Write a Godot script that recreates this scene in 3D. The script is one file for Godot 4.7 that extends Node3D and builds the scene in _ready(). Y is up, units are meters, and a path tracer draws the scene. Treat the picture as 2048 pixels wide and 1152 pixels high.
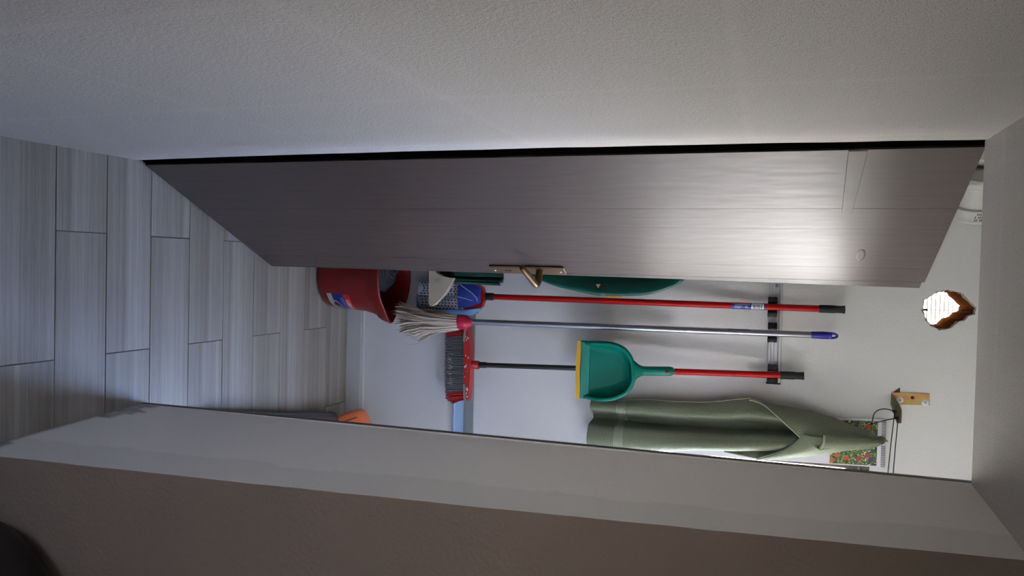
extends Node3D

# ---------------------------------------------------------------- helpers
var M := {}
var used := {}

func numbered(called: String) -> String:
	if not used.has(called):
		used[called] = 0
		return called
	used[called] += 1
	return "%s_%03d" % [called, used[called]]

func new_st() -> SurfaceTool:
	var st := SurfaceTool.new()
	st.begin(Mesh.PRIMITIVE_TRIANGLES)
	return st

func done(st: SurfaceTool) -> ArrayMesh:
	st.generate_normals()
	return st.commit()

func obj(called: String, mesh, mat, parent = null) -> MeshInstance3D:
	var o := MeshInstance3D.new()
	if mesh is SurfaceTool:
		mesh = done(mesh)
	o.mesh = mesh
	if mat != null:
		o.material_override = mat
	if parent == null:
		o.name = numbered(called)
		add_child(o, true)
	else:
		o.name = called
		parent.add_child(o, true)
	return o

func tag(o: Node, label: String, category: String, group := "") -> void:
	o.set_meta("label", label)
	o.set_meta("category", category)
	if group != "":
		o.set_meta("group", group)

func thing(called: String, label: String, category: String, at := Vector3.ZERO, group := "") -> Node3D:
	var o := Node3D.new()
	o.name = numbered(called)
	add_child(o, true)
	o.position = at
	tag(o, label, category, group)
	return o

func struct(called: String, mesh, mat, label: String, category: String) -> MeshInstance3D:
	var o := obj(called, mesh, mat)
	tag(o, label, category)
	o.set_meta("kind", "structure")
	return o

func tri(st: SurfaceTool, a: Vector3, b: Vector3, c: Vector3) -> void:
	st.add_vertex(a); st.add_vertex(b); st.add_vertex(c)

# four corners, clockwise as seen from the outside
func quad(st: SurfaceTool, a: Vector3, b: Vector3, c: Vector3, d: Vector3) -> void:
	tri(st, a, b, c); tri(st, a, c, d)

# convex face whose winding is chosen so that it faces away from «mid»
func face(st: SurfaceTool, p: Array, mid: Vector3) -> void:
	var n: Vector3 = (p[1] - p[0]).cross(p[2] - p[0])
	var q := p.duplicate()
	if n.dot(p[0] - mid) > 0.0:
		q.reverse()
	for i in range(1, q.size() - 1):
		tri(st, q[0], q[i], q[i + 1])

# chamfered box
func bbox(st: SurfaceTool, c: Vector3, s: Vector3, b := 0.002, t := Basis()) -> void:
	st.set_smooth_group(-1)
	var h := s * 0.5
	var i := Vector3(h.x - b, h.y - b, h.z - b)
	for ax in 3:
		var u := (ax + 1) % 3
		var v := (ax + 2) % 3
		for sg in [-1.0, 1.0]:
			var p := []
			for k in [[-1, -1], [1, -1], [1, 1], [-1, 1]]:
				var q := Vector3()
				q[ax] = sg * h[ax]; q[u] = k[0] * i[u]; q[v] = k[1] * i[v]
				p.append(c + t * q)
			face(st, p, c)
		for su in [-1.0, 1.0]:
			for sv in [-1.0, 1.0]:
				var p := []
				for e in [-1.0, 1.0]:
					var q := Vector3(); q[ax] = e * i[ax]; q[u] = su * h[u]; q[v] = sv * i[v]
					p.append(c + t * q)
				for e in [1.0, -1.0]:
					var q := Vector3(); q[ax] = e * i[ax]; q[u] = su * i[u]; q[v] = sv * h[v]
					p.append(c + t * q)
				face(st, p, c)
	for sx in [-1.0, 1.0]:
		for sy in [-1.0, 1.0]:
			for sz in [-1.0, 1.0]:
				face(st, [c + t * Vector3(sx * h.x, sy * i.y, sz * i.z), c + t * Vector3(sx * i.x, sy * h.y, sz * i.z), c + t * Vector3(sx * i.x, sy * i.y, sz * h.z)], c)

func box_between(st: SurfaceTool, lo: Vector3, hi: Vector3, b := 0.002) -> void:
	bbox(st, (lo + hi) * 0.5, hi - lo, b)

# grid of points rows[v][u]; faces on the side of (du x dv) reversed by flip
func grid(st: SurfaceTool, rows: Array, flip := false, group := 0, uvs := false) -> void:
	st.set_smooth_group(group)
	var nv := rows.size() - 1
	for v in nv:
		var nu: int = rows[v].size() - 1
		for u in nu:
			var a: Vector3 = rows[v][u]
			var b: Vector3 = rows[v][u + 1]
			var c: Vector3 = rows[v + 1][u + 1]
			var d: Vector3 = rows[v + 1][u]
			var q := [[a, u, v], [b, u + 1, v], [c, u + 1, v + 1], [d, u, v + 1]]
			if not flip:
				q = [q[0], q[3], q[2], q[1]]
			for k in [0, 1, 2, 0, 2, 3]:
				if uvs:
					st.set_uv(Vector2(float(q[k][1]) / nu, 1.0 - float(q[k][2]) / nv))
				st.add_vertex(q[k][0])

# swept round (or oval) tube
func tube(st: SurfaceTool, pts: Array, radii: Array, n := 12, caps := true, group := 0) -> void:
	var rows := []
	var up := Vector3(0.31, 0.2, 0.93)
	for i in pts.size():
		var d: Vector3 = (pts[min(i + 1, pts.size() - 1)] - pts[max(i - 1, 0)]).normalized()
		var a := d.cross(up)
		if a.length() < 0.05:
			a = d.cross(Vector3(0.9, 0.1, -0.2))
		a = a.normalized()
		var b := d.cross(a).normalized()
		up = b.cross(d) if false else up
		var r: float = radii[i] if radii.size() > 1 else radii[0]
		var row := []
		for k in n + 1:
			var an := TAU * k / n
			row.append(pts[i] + (a * cos(an) + b * sin(an)) * r)
		rows.append(row)
	grid(st, rows, true, group)
	if caps:
		st.set_smooth_group(-1)
		for e in [0, pts.size() - 1]:
			var row: Array = rows[e]
			var other: Vector3 = pts[1] if e == 0 else pts[pts.size() - 2]
			face(st, row.slice(0, n), other)

# lathe round the y axis, profile [radius, y]
func lathe(st: SurfaceTool, prof: Array, n := 24, at := Transform3D(), group := 0) -> void:
	var rows := []
	for p in prof:
		var row := []
		for k in n + 1:
			var an := TAU * k / n
			row.append(at * Vector3(p[0] * cos(an), p[1], p[0] * sin(an)))
		rows.append(row)
	grid(st, rows, false, group)

# polygon in a plane given by (origin, x axis, y axis), extruded along n by depth, with a small chamfer
func prism(st: SurfaceTool, poly: PackedVector2Array, o: Vector3, ax: Vector3, ay: Vector3, depth: float, cham := 0.001) -> void:
	st.set_smooth_group(-1)
	var az := ax.cross(ay).normalized()
	if Geometry2D.is_polygon_clockwise(poly):
		poly.reverse()
	var inner := poly
	if cham > 0.0:
		var off := Geometry2D.offset_polygon(poly, -cham)
		if off.size() == 1 and off[0].size() == poly.size():
			inner = off[0]
			if Geometry2D.is_polygon_clockwise(inner):
				inner.reverse()
			# line the start of the inner ring up with the outer one
			var best := 0
			for k in inner.size():
				if inner[k].distance_to(poly[0]) < inner[best].distance_to(poly[0]):
					best = k
			var turned := PackedVector2Array()
			for k in inner.size():
				turned.append(inner[(k + best) % inner.size()])
			inner = turned
		else:
			cham = 0.0
	var P := func(q: Vector2, z: float) -> Vector3: return o + ax * q.x + ay * q.y + az * z
	var ids := Geometry2D.triangulate_polygon(inner)
	for k in range(0, ids.size(), 3):
		var a := inner[ids[k]]; var b := inner[ids[k + 1]]; var c := inner[ids[k + 2]]
		if (b - a).cross(c - a) < 0.0:
			var s := b; b = c; c = s
		tri(st, P.call(a, depth), P.call(c, depth), P.call(b, depth))
		tri(st, P.call(a, 0.0), P.call(b, 0.0), P.call(c, 0.0))
	var n := poly.size()
	for k in n:
		var a := poly[k]; var b := poly[(k + 1) % n]
		var ia := inner[k]; var ib := inner[(k + 1) % n]
		if cham > 0.0:
			quad(st, P.call(ia, depth), P.call(ib, depth), P.call(b, depth - cham), P.call(a, depth - cham))
			quad(st, P.call(a, depth - cham), P.call(b, depth - cham), P.call(b, cham), P.call(a, cham))
			quad(st, P.call(a, cham), P.call(b, cham), P.call(ib, 0.0), P.call(ia, 0.0))
		else:
			quad(st, P.call(a, depth), P.call(b, depth), P.call(b, 0.0), P.call(a, 0.0))

# point on a polyline curve at t in 0..1 through Catmull-Rom
func along(p: Array, t: float):
	var n := p.size() - 1
	var f := clampf(t, 0.0, 1.0) * n
	var i := mini(int(f), n - 1)
	var k := f - i
	var a = p[maxi(i - 1, 0)]; var b = p[i]; var c = p[i + 1]; var d = p[mini(i + 2, n)]
	return 0.5 * (2.0 * b + (c - a) * k + (2.0 * a - 5.0 * b + 4.0 * c - d) * k * k + (3.0 * b - a - 3.0 * c + d) * k * k * k)

# value of a list of [x, y] pairs at x, straight between them
func lerp_table(tab: Array, x: float) -> float:
	if x <= tab[0][0]:
		return tab[0][1]
	for i in tab.size() - 1:
		if x <= tab[i + 1][0]:
			var k: float = (x - tab[i][0]) / (tab[i + 1][0] - tab[i][0])
			k = k * k * (3.0 - 2.0 * k) * 0.5 + k * 0.5
			return lerpf(tab[i][1], tab[i + 1][1], k)
	return tab[tab.size() - 1][1]

# sheet of cloth with thickness from a function of (u, v)
func cloth(st: SurfaceTool, f: Callable, nu: int, nv: int, thick := 0.004) -> void:
	var front := []
	for v in nv + 1:
		var row := []
		for u in nu + 1:
			row.append(f.call(float(u) / nu, float(v) / nv))
		front.append(row)
	var back := []
	for v in nv + 1:
		var row := []
		for u in nu + 1:
			var du: Vector3 = front[v][mini(u + 1, nu)] - front[v][maxi(u - 1, 0)]
			var dv: Vector3 = front[mini(v + 1, nv)][u] - front[maxi(v - 1, 0)][u]
			var n := du.cross(dv)
			n = n.normalized() if n.length() > 1e-9 else Vector3(0, 0, 1)
			row.append(front[v][u] - n * thick)
		back.append(row)
	grid(st, front, false, 1)
	grid(st, back, true, 2)
	var rim := []
	for u in nu + 1: rim.append([front[0][u], back[0][u]])
	for v in range(1, nv + 1): rim.append([front[v][nu], back[v][nu]])
	for u in range(nu - 1, -1, -1): rim.append([front[nv][u], back[nv][u]])
	for v in range(nv - 1, -1, -1): rim.append([front[v][0], back[v][0]])
	grid(st, rim, false, 3)

# ---------------------------------------------------------------- textures and materials
func lin(r: float, g: float, b: float) -> Color:
	return Color(r, g, b)

func noise_tex(seed_: int, freq: float, octaves := 4, type := FastNoiseLite.TYPE_SIMPLEX_SMOOTH, size := 512, ramp = null) -> NoiseTexture2D:
	var n := FastNoiseLite.new()
	n.seed = seed_
	n.noise_type = type
	n.frequency = freq
	n.fractal_octaves = octaves
	var t := NoiseTexture2D.new()
	t.width = size; t.height = size
	t.seamless = true
	t.noise = n
	if ramp != null:
		var g := Gradient.new()
		g.offsets = PackedFloat32Array(ramp[0])
		g.colors = PackedColorArray(ramp[1])
		t.color_ramp = g
	return t

func mat(c: Color, rough := 0.6, metal := 0.0) -> StandardMaterial3D:
	var m := StandardMaterial3D.new()
	m.albedo_color = c
	m.roughness = rough
	m.metallic = metal
	return m

func bump(m: StandardMaterial3D, tex: Texture2D, depth_cm: float, scale: Vector3, world := false) -> void:
	m.heightmap_enabled = true
	m.heightmap_texture = tex
	m.heightmap_scale = depth_cm
	m.uv1_triplanar = true
	m.uv1_world_triplanar = world
	m.uv1_scale = scale

# streaks that run along x, tiling both ways
func streak_image(w: int, h: int, seed_: int, base: Color, dark: Color, light: Color, amount: float, wave := 0.0) -> Image:
	var rng := RandomNumberGenerator.new()
	rng.seed = seed_
	var acc := PackedFloat32Array()
	acc.resize(w * h)
	for band in h:
		acc[band * w] = 0.0
	var rows := PackedFloat32Array()
	rows.resize(h)
	for k in 7:
		var n := int(pow(2.0, k + 2))
		var amp := 0.9 / (k * 0.45 + 1.2)
		var vals := []
		for i in n: vals.append(rng.randf_range(-1, 1))
		for y in h:
			var f := float(y) / h * n
			var i0 := int(f) % n
			var t := f - floorf(f)
			t = t * t * (3 - 2 * t)
			rows[y] += amp * lerpf(vals[i0], vals[(i0 + 1) % n], t)
	for y in h:
		for x in w:
			acc[y * w + x] = rows[y]
	# short strokes
	for s in 2600:
		var y := rng.randi_range(0, h - 1)
		var x0 := rng.randi_range(0, w - 1)
		var len_ := rng.randi_range(w / 40, w / 4)
		var a := rng.randf_range(-0.75, 0.65)
		for x in len_:
			var fade := sin(PI * x / len_)
			acc[y * w + (x0 + x) % w] += a * fade
	if wave > 0.0:
		var wn := FastNoiseLite.new()
		wn.seed = seed_
		wn.frequency = 0.011
		wn.fractal_octaves = 2
		for y in h:
			for x in w:
				# fold the noise so that it tiles
				var fx := absf(float(x) / w - 0.5) * 2.0
				var fy := absf(float(y) / h - 0.5) * 2.0
				acc[y * w + x] += wave * wn.get_noise_2d(fx * w * 0.5, fy * h * 1.2)
	var im := Image.create(w, h, false, Image.FORMAT_RGB8)
	for y in h:
		for x in w:
			var v := clampf(acc[y * w + x] * amount, -1.0, 1.0)
			var c := base.lerp(dark, -v) if v < 0.0 else base.lerp(light, v)
			im.set_pixel(x, y, c)
	return im

func make_materials() -> void:
	var plaster_bump := noise_tex(3, 0.045, 5, FastNoiseLite.TYPE_SIMPLEX_SMOOTH, 1024)
	var grey := Color(0.5, 0.5, 0.5)
	var mottled := noise_tex(8, 0.16, 2, FastNoiseLite.TYPE_SIMPLEX, 1024, [[0.0, 0.25, 0.34, 0.46, 1.0], [Color(0.70, 0.695, 0.685), Color(0.78, 0.775, 0.765), Color(0.965, 0.96, 0.955), Color(0.985, 0.98, 0.975), Color(1, 1, 1)]])
	# old hand plaster of the opening
	var p := mat(Color(0.775, 0.76, 0.74), 0.85)
	p.albedo_texture = mottled
	bump(p, plaster_bump, 0.05, Vector3(2.2, 2.2, 2.2), true)
	M.plaster = p
	var pr := p.duplicate()
	pr.albedo_texture = null
	pr.vertex_color_use_as_albedo = true
	pr.albedo_color = Color(0.87, 0.858, 0.842)
	M.plaster_stained = pr
	var ph := p.duplicate()
	ph.albedo_color = Color(0.82, 0.805, 0.79)
	M.plaster_head = ph
	var beige := mat(Color(0.545, 0.482, 0.432), 0.85)
	bump(beige, plaster_bump, 0.10, Vector3(1.7, 1.7, 1.7), true)
	M.beige = beige
	var white := mat(Color(0.89, 0.885, 0.872), 0.7)
	bump(white, plaster_bump, 0.05, Vector3(1.6, 1.6, 1.6), true)
	M.white = white
	var dado := mat(Color(0.885, 0.885, 0.885), 0.6)
	bump(dado, plaster_bump, 0.05, Vector3(1.7, 1.7, 1.7), true)
	M.dado = dado
	M.skirting = mat(Color(0.80, 0.80, 0.80), 0.3)
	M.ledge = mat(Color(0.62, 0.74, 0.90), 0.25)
	M.ceiling = mat(Color(0.89, 0.885, 0.872), 0.9)
	M.grout = mat(Color(0.36, 0.35, 0.335), 0.9)
	M.tiles = []
	for k in 3:
		var im := streak_image(1024, 256, 40 + k, Color(0.60, 0.578, 0.545), Color(0.48, 0.45, 0.41), Color(0.69, 0.675, 0.645), 0.50)
		var t := mat(Color.WHITE, 0.45)
		t.albedo_texture = ImageTexture.create_from_image(im)
		var im2 := streak_image(512, 128, 60 + k, grey, Color.BLACK, Color.WHITE, 0.5)
		t.heightmap_enabled = true
		t.heightmap_texture = ImageTexture.create_from_image(im2)
		t.heightmap_scale = 0.02
		M.tiles.append(t)
	# brown gloss paint over old boards
	var dim := streak_image(512, 512, 77, Color(0.5, 0.5, 0.5), Color(0.0, 0.0, 0.0), Color(1, 1, 1), 0.115, 7.0)
	dim.rotate_90(CLOCKWISE)
	var door := mat(Color(0.28, 0.234, 0.214), 0.40)
	door.metallic_specular = 0.42
	bump(door, ImageTexture.create_from_image(dim), 0.075, Vector3(1.6, 1.1, 1.6))
	door.clearcoat_enabled = true
	door.clearcoat = 0.10
	door.clearcoat_roughness = 0.22
	M.door = door
	M.frame = mat(Color(0.27, 0.235, 0.215), 0.5)
	M.window_wood = mat(Color(0.34, 0.30, 0.275), 0.45)
	M.bronze = mat(Color(0.44, 0.34, 0.225), 0.38, 0.85)
	M.black = mat(Color(0.055, 0.055, 0.06), 0.5)
	M.slot_shade = mat(Color(0.02, 0.018, 0.016), 1.0)  # shadow of the hinge slot painted as a near-black matt colour
	M.slot_shade.specular_mode = BaseMaterial3D.SPECULAR_DISABLED
	M.grip = mat(Color(0.065, 0.065, 0.07), 0.7)
	M.red = mat(Color(0.62, 0.035, 0.03), 0.34)
	M.red.metallic_specular = 0.3
	M.red_plastic = mat(Color(0.62, 0.07, 0.05), 0.4)
	M.bucket = mat(Color(0.43, 0.022, 0.028), 0.40)
	M.pink = mat(Color(0.70, 0.06, 0.24), 0.45)
	M.steel = mat(Color(0.62, 0.63, 0.66), 0.3, 0.9)
	M.alu = mat(Color(0.84, 0.84, 0.85), 0.45, 0.5)
	M.navy = mat(Color(0.12, 0.12, 0.52), 0.4)
	M.green = mat(Color(0.01, 0.41, 0.34), 0.32)
	M.green.metallic_specular = 0.3
	M.green_light = mat(Color(0.07, 0.47, 0.39), 0.38)
	M.dark_green = mat(Color(0.03, 0.30, 0.25), 0.3)
	M.bristle_green = mat(Color(0.055, 0.26, 0.21), 0.6)
	M.yellow = mat(Color(0.80, 0.60, 0.10), 0.55)
	M.string = mat(Color(0.86, 0.81, 0.75), 0.95)
	M.string_dark = mat(Color(0.72, 0.66, 0.60), 0.95)
	M.bristle = mat(Color(0.40, 0.41, 0.43), 0.8)
	M.bristle_dark = mat(Color(0.31, 0.32, 0.335), 0.8)
	M.bristle_red = mat(Color(0.60, 0.06, 0.06), 0.6)
	M.grey_trim = mat(Color(0.50, 0.51, 0.51), 0.5)
	M.cream = mat(Color(0.74, 0.69, 0.605), 0.6)
	M.tan = mat(Color(0.62, 0.46, 0.32), 0.7)
	M.blue = mat(Color(0.11, 0.19, 0.52), 0.8)
	M.blue_trim = mat(Color(0.48, 0.66, 0.86), 0.8)
	M.micro = mat(Color(0.70, 0.75, 0.82), 0.95)
	M.dots = mat(Color(0.45, 0.06, 0.08), 0.8)
	M.zinc = mat(Color(0.76, 0.66, 0.50), 0.45, 0.4)
	M.zinc.albedo_texture = noise_tex(61, 0.02, 2, FastNoiseLite.TYPE_SIMPLEX_SMOOTH, 256, [[0.25, 0.5, 0.75], [Color(0.95, 0.72, 0.74), Color(1.0, 0.92, 0.70), Color(0.85, 0.95, 0.78)]])
	M.zinc.uv1_triplanar = true
	M.zinc.uv1_scale = Vector3(4, 4, 4)
	M.zinc_dull = mat(Color(0.50, 0.47, 0.36), 0.5, 0.5)
	M.plastic_white = mat(Color(0.88, 0.90, 0.90), 0.4)
	M.pvc = mat(Color(0.84, 0.83, 0.80), 0.4)
	M.cord = mat(Color(0.03, 0.03, 0.03), 0.8)
	M.paper = mat(Color(0.93, 0.93, 0.95), 0.7)
	M.brick = mat(Color(0.42, 0.235, 0.12), 0.95)
	M.brick.specular_mode = BaseMaterial3D.SPECULAR_DISABLED
	bump(M.brick, noise_tex(17, 0.03, 5), 0.6, Vector3(6, 6, 6), true)
	M.chipped = mat(Color(0.66, 0.62, 0.55), 0.95)
	bump(M.chipped, noise_tex(18, 0.05, 5), 0.2, Vector3(6, 6, 6), true)
	M.orange = mat(Color(0.90, 0.48, 0.30), 0.42)
	M.orange_dark = mat(Color(0.42, 0.10, 0.04), 0.6)
	M.case_grey = mat(Color(0.22, 0.22, 0.225), 0.5)
	M.rag = mat(Color(0.12, 0.13, 0.14), 0.7)
	M.leather = mat(Color(0.10, 0.065, 0.05), 0.45)
	var slat := mat(Color(0.95, 0.94, 0.92), 0.6)
	slat.backlight_enabled = true
	slat.backlight = Color(0.9, 0.9, 0.88)
	M.slat = slat
	var rib := mat(Color(0.9, 0.86, 0.8), 0.7)
	rib.backlight_enabled = true
	rib.backlight = Color(0.15, 0.14, 0.125)
	M.rib = rib
	var glass := mat(Color(0.9, 0.95, 0.95, 0.05), 0.02)
	glass.transparency = BaseMaterial3D.TRANSPARENCY_ALPHA
	M.glass = glass
	# terry
	var terry := mat(Color(0.54, 0.575, 0.46), 1.0)
	terry.albedo_texture = noise_tex(31, 0.085, 2, FastNoiseLite.TYPE_SIMPLEX, 512, [[0.2, 0.5, 0.75], [Color(0.55, 0.55, 0.52), Color(0.90, 0.90, 0.89), Color(1, 1, 1)]])
	bump(terry, noise_tex(32, 0.085, 2, FastNoiseLite.TYPE_SIMPLEX, 512), 0.35, Vector3(8, 8, 8))
	terry.rim_enabled = true
	terry.rim = 0.6
	terry.rim_tint = 0.4
	M.terry = terry
	M.terry_flat = mat(Color(0.585, 0.61, 0.51), 0.9)
	M.print_white = mat(Color(0.9, 0.9, 0.92), 0.5)
	M.print_black = mat(Color(0.05, 0.05, 0.05), 0.6)

# ---------------------------------------------------------------- the scene
const ZL := -2.814      # lower far wall
const ZU := -2.90       # upper far wall
const TOP := 1.9935     # underside of the opening

func _ready() -> void:
	# camera: held on its side, 1.61 m up, tilted down
	var pitch := 0.3158
	var yaw := 0.0272
	var roll := 0.0327
	var f := Vector3(sin(yaw) * cos(pitch), -sin(pitch), -cos(yaw) * cos(pitch))
	var r0 := Vector3(cos(yaw), 0, sin(yaw))
	var u0 := r0.cross(f)
	var rt := r0 * cos(roll) + u0 * sin(roll)
	var up := u0 * cos(roll) - r0 * sin(roll)
	var cam := Camera3D.new()
	cam.name = "camera"
	cam.transform = Transform3D(Basis(up, -rt, -f), Vector3(0, 1.6135, 0))
	cam.fov = rad_to_deg(2.0 * atan(576.0 / 1572.7229))
	cam.near = 0.02
	add_child(cam)
	cam.current = true
	# daylight
	var env := Environment.new()
	var sky_mat := ProceduralSkyMaterial.new()
	sky_mat.sky_top_color = Color(0.555, 0.66, 0.862)
	sky_mat.sky_horizon_color = Color(0.98, 0.955, 0.92)
	sky_mat.sky_curve = 0.2
	sky_mat.ground_horizon_color = Color(0.62, 0.61, 0.58)
	sky_mat.ground_bottom_color = Color(0.48, 0.47, 0.44)
	sky_mat.sun_angle_max = 1.0
	sky_mat.sky_energy_multiplier = 1.0
	var sky := Sky.new()
	sky.sky_material = sky_mat
	env.background_mode = Environment.BG_SKY
	env.sky = sky
	env.background_energy_multiplier = 76.0
	env.tonemap_mode = Environment.TONE_MAPPER_LINEAR
	env.tonemap_exposure = 1.0
	env.sdfgi_enabled = true
	env.ssao_enabled = true
	env.ssil_enabled = true
	var we := WorldEnvironment.new()
	we.name = "environment"
	we.environment = env
	add_child(we)

	make_materials()
	build_shell()
	build_floor()
	build_far_wall()
	build_window()
	build_door()
	build_rail_and_tools()
	build_basin_and_brush()
	build_bucket()
	build_towel_corner()
	build_hole_and_pipe()
	build_low_objects()

# ---------------------------------------------------------------- shell
func build_shell() -> void:
	var rng := FastNoiseLite.new()
	rng.seed = 5
	rng.frequency = 1.6
	# left wall: one long face from the doorway, ended short to let added light in
	var st := new_st()
	var rows := []
	for j in 41:
		var y := lerpf(0.0, 2.62, j / 40.0)
		var row := []
		for i in 61:
			var z := lerpf(-1.684, -0.50, i / 60.0)
			var x := -0.262 - 0.005 * sin(PI * clampf(y / TOP, 0, 1)) + 0.0012 * rng.get_noise_2d(y * 3.0, z * 3.0)
			row.append(Vector3(x, y, z))
		rows.append(row)
	grid(st, rows, false, 0)
	st.set_smooth_group(-1)
	var edge := []
	for j in 41: edge.append([Vector3(-1.2, rows[j][0].y, -1.684), rows[j][0]])
	grid(st, edge, false, -1)
	quad(st, Vector3(-1.2, 0, -1.684), Vector3(-1.2, 2.62, -1.684), Vector3(-1.2, 2.62, -0.5), Vector3(-1.2, 0, -0.5))
	quad(st, Vector3(-1.2, 0, -0.5), Vector3(-1.2, 2.62, -0.5), Vector3(-0.262, 2.62, -0.5), Vector3(-0.262, 0, -0.5))
	struct("wall_left", st, M.plaster, "grey-white plastered wall running up to the hinge side of the door", "wall")
	# right pier with the reveal
	var am := ArrayMesh.new()
	st = new_st()
	rows = []
	for j in 101:
		var y := lerpf(0.0, TOP + 0.02, j / 100.0)
		var row := []
		for i in 41:
			var t := i / 40.0
			# the old wall is thicker at its foot
			var z := lerpf(-1.7075, -1.2199 - 0.0581 * y, t)
			var x := 0.393 + 0.0569 * (z + 1.7075) + 0.0042 * sin(PI * clampf(y / TOP, 0, 1)) + 0.001 * rng.get_noise_2d(y * 4.0 + 9.0, z * 4.0)
			row.append(Vector3(x, y, z))
		rows.append(row)
	st.set_smooth_group(0)
	var blot := FastNoiseLite.new()
	blot.seed = 12
	blot.frequency = 9.0
	blot.fractal_octaves = 4
	var shade := func(p: Vector3) -> Color:
		var k := 1.0
		var t := (p.z + 1.7075) / (0.4876 - 0.0581 * p.y)
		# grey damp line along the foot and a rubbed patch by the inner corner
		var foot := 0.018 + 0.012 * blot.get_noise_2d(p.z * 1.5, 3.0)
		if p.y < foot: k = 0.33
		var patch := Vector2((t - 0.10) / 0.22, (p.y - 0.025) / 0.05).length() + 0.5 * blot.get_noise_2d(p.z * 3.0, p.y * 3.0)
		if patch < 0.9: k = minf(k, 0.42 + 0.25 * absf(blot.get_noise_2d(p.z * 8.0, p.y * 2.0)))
		# the skim coat along the outer corner is a shade darker
		var rim := 0.74 + 0.05 * blot.get_noise_2d(p.y * 0.5, 7.0)
		if t > rim: k = minf(k, 0.90)
		var c := Color(k, k * 0.995, k * 0.985)
		return c
	for j in 100:
		for i in 40:
			var q := [rows[j][i], rows[j][i + 1], rows[j + 1][i + 1], rows[j + 1][i]]
			for k in [0, 1, 2, 0, 2, 3]:
				st.set_color(shade.call(q[k]))
				st.add_vertex(q[k])
	st.generate_normals()
	st.set_material(M.plaster_stained)
	am = st.commit(am)
	st = new_st()
	quad(st, Vector3(0.393, 0, -1.7075), Vector3(0.393, 2.62, -1.7075), Vector3(1.9, 2.62, -1.7075), Vector3(1.9, 0, -1.7075))
	st.generate_normals()
	st.set_material(M.white)
	am = st.commit(am)
	st = new_st()
	st.set_smooth_group(-1)
	edge = []
	for j in 101: edge.append([rows[j][40], Vector3(1.9, rows[j][40].y, rows[j][40].z)])
	grid(st, edge, false, -1)
	st.generate_normals()
	st.set_material(M.beige)
	am = st.commit(am)
	struct("wall_right", am, null, "grey-white plastered reveal and beige wall right of the doorway", "wall")
	# wall over the opening
	st = new_st()
	box_between(st, Vector3(-0.275, TOP, -1.70), Vector3(1.9, 2.62, -1.338), 0.0005)
	struct("wall_over_doorway", st, M.plaster_head, "grey plastered underside of the wall over the doorway", "wall")
	# side and back walls, ceiling
	st = new_st()
	box_between(st, Vector3(-1.2, -0.1, -3.12), Vector3(-1.0, 2.72, -1.4), 0.0)
	box_between(st, Vector3(-3.0, -0.1, -0.7), Vector3(-1.1, 2.72, -0.5), 0.0)
	box_between(st, Vector3(-3.2, -0.1, -0.7), Vector3(-3.0, 2.72, 2.6), 0.0)
	struct("wall_outer_left", st, M.white, "white wall left of the utility room behind the door", "wall")
	var wr := CSGBox3D.new()
	wr.name = "wall_outer_right"
	wr.size = Vector3(0.2, 2.82, 5.52)
	wr.position = Vector3(1.6, 1.31, -0.36)
	wr.material = M.white
	add_child(wr)
	tag(wr, "white wall right of the utility room behind the right pier", "wall")
	wr.set_meta("kind", "structure")
	var rc := CSGBox3D.new()
	rc.name = "window_cut"
	rc.size = Vector3(0.6, 0.60, 0.31)
	rc.position = Vector3(0, 1.58 - 1.31, -2.00 + 0.36)
	rc.operation = CSGShape3D.OPERATION_SUBTRACTION
	rc.material = M.white
	wr.add_child(rc)
	var rw := Node3D.new()
	rw.name = "window_3"  # added, out of view: throws light from the right onto the far wall
	add_child(rw)
	rw.position = Vector3(1.64, 1.58, -2.00)
	tag(rw, "small white side window, unseen and added to light the utility room from the right", "window")
	rw.set_meta("kind", "structure")
	for q in [[-0.14, 0, 0.03, 0.60], [0.14, 0, 0.03, 0.60], [0, -0.285, 0.25, 0.03], [0, 0.285, 0.25, 0.03]]:
		st = new_st()
		bbox(st, Vector3(0, q[1], q[0]), Vector3(0.05, q[3], q[2]), 0.003)
		obj("frame", st, M.pvc, rw)
	st = new_st()
	bbox(st, Vector3.ZERO, Vector3(0.004, 0.54, 0.25), 0.0)
	obj("pane", st, M.glass, rw)
	var wb := CSGBox3D.new()
	wb.name = "wall_back"
	wb.size = Vector3(5.3, 2.82, 0.2)
	wb.position = Vector3(-0.55, 1.31, 2.5)
	wb.material = M.beige
	add_child(wb)
	tag(wb, "beige wall behind the viewer with an opening for the added window", "wall")
	wb.set_meta("kind", "structure")
	var wc := CSGBox3D.new()
	wc.name = "window_cut"
	wc.size = Vector3(0.65, 0.80, 0.6)
	wc.position = Vector3(-1.15, 0.25, 0)
	wc.operation = CSGShape3D.OPERATION_SUBTRACTION
	wc.material = M.white
	wb.add_child(wc)
	var wf := Node3D.new()
	wf.name = "window_2"  # added, out of view: brightens the right reveal and beige wall
	add_child(wf)
	wf.position = Vector3(-1.70, 1.56, 2.46)
	tag(wf, "white window behind the viewer, unseen and added to light the near room", "window")
	wf.set_meta("kind", "structure")
	for q in [[-0.305, 0, 0.04, 0.80], [0.305, 0, 0.04, 0.80], [0, -0.38, 0.57, 0.04], [0, 0.38, 0.57, 0.04]]:
		st = new_st()
		bbox(st, Vector3(q[0], q[1], 0), Vector3(q[2], q[3], 0.05), 0.003)
		obj("frame", st, M.pvc, wf)
	st = new_st()
	bbox(st, Vector3.ZERO, Vector3(0.57, 0.72, 0.004), 0.0)
	obj("pane", st, M.glass, wf)
	st = new_st()
	box_between(st, Vector3(-3.2, 2.50, -3.12), Vector3(2.1, 2.72, 2.6), 0.0)
	struct("ceiling", st, M.ceiling, "white ceiling over both rooms", "ceiling")
	# brown door frame seen as thin edges beyond the reveal
	st = new_st()
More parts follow.
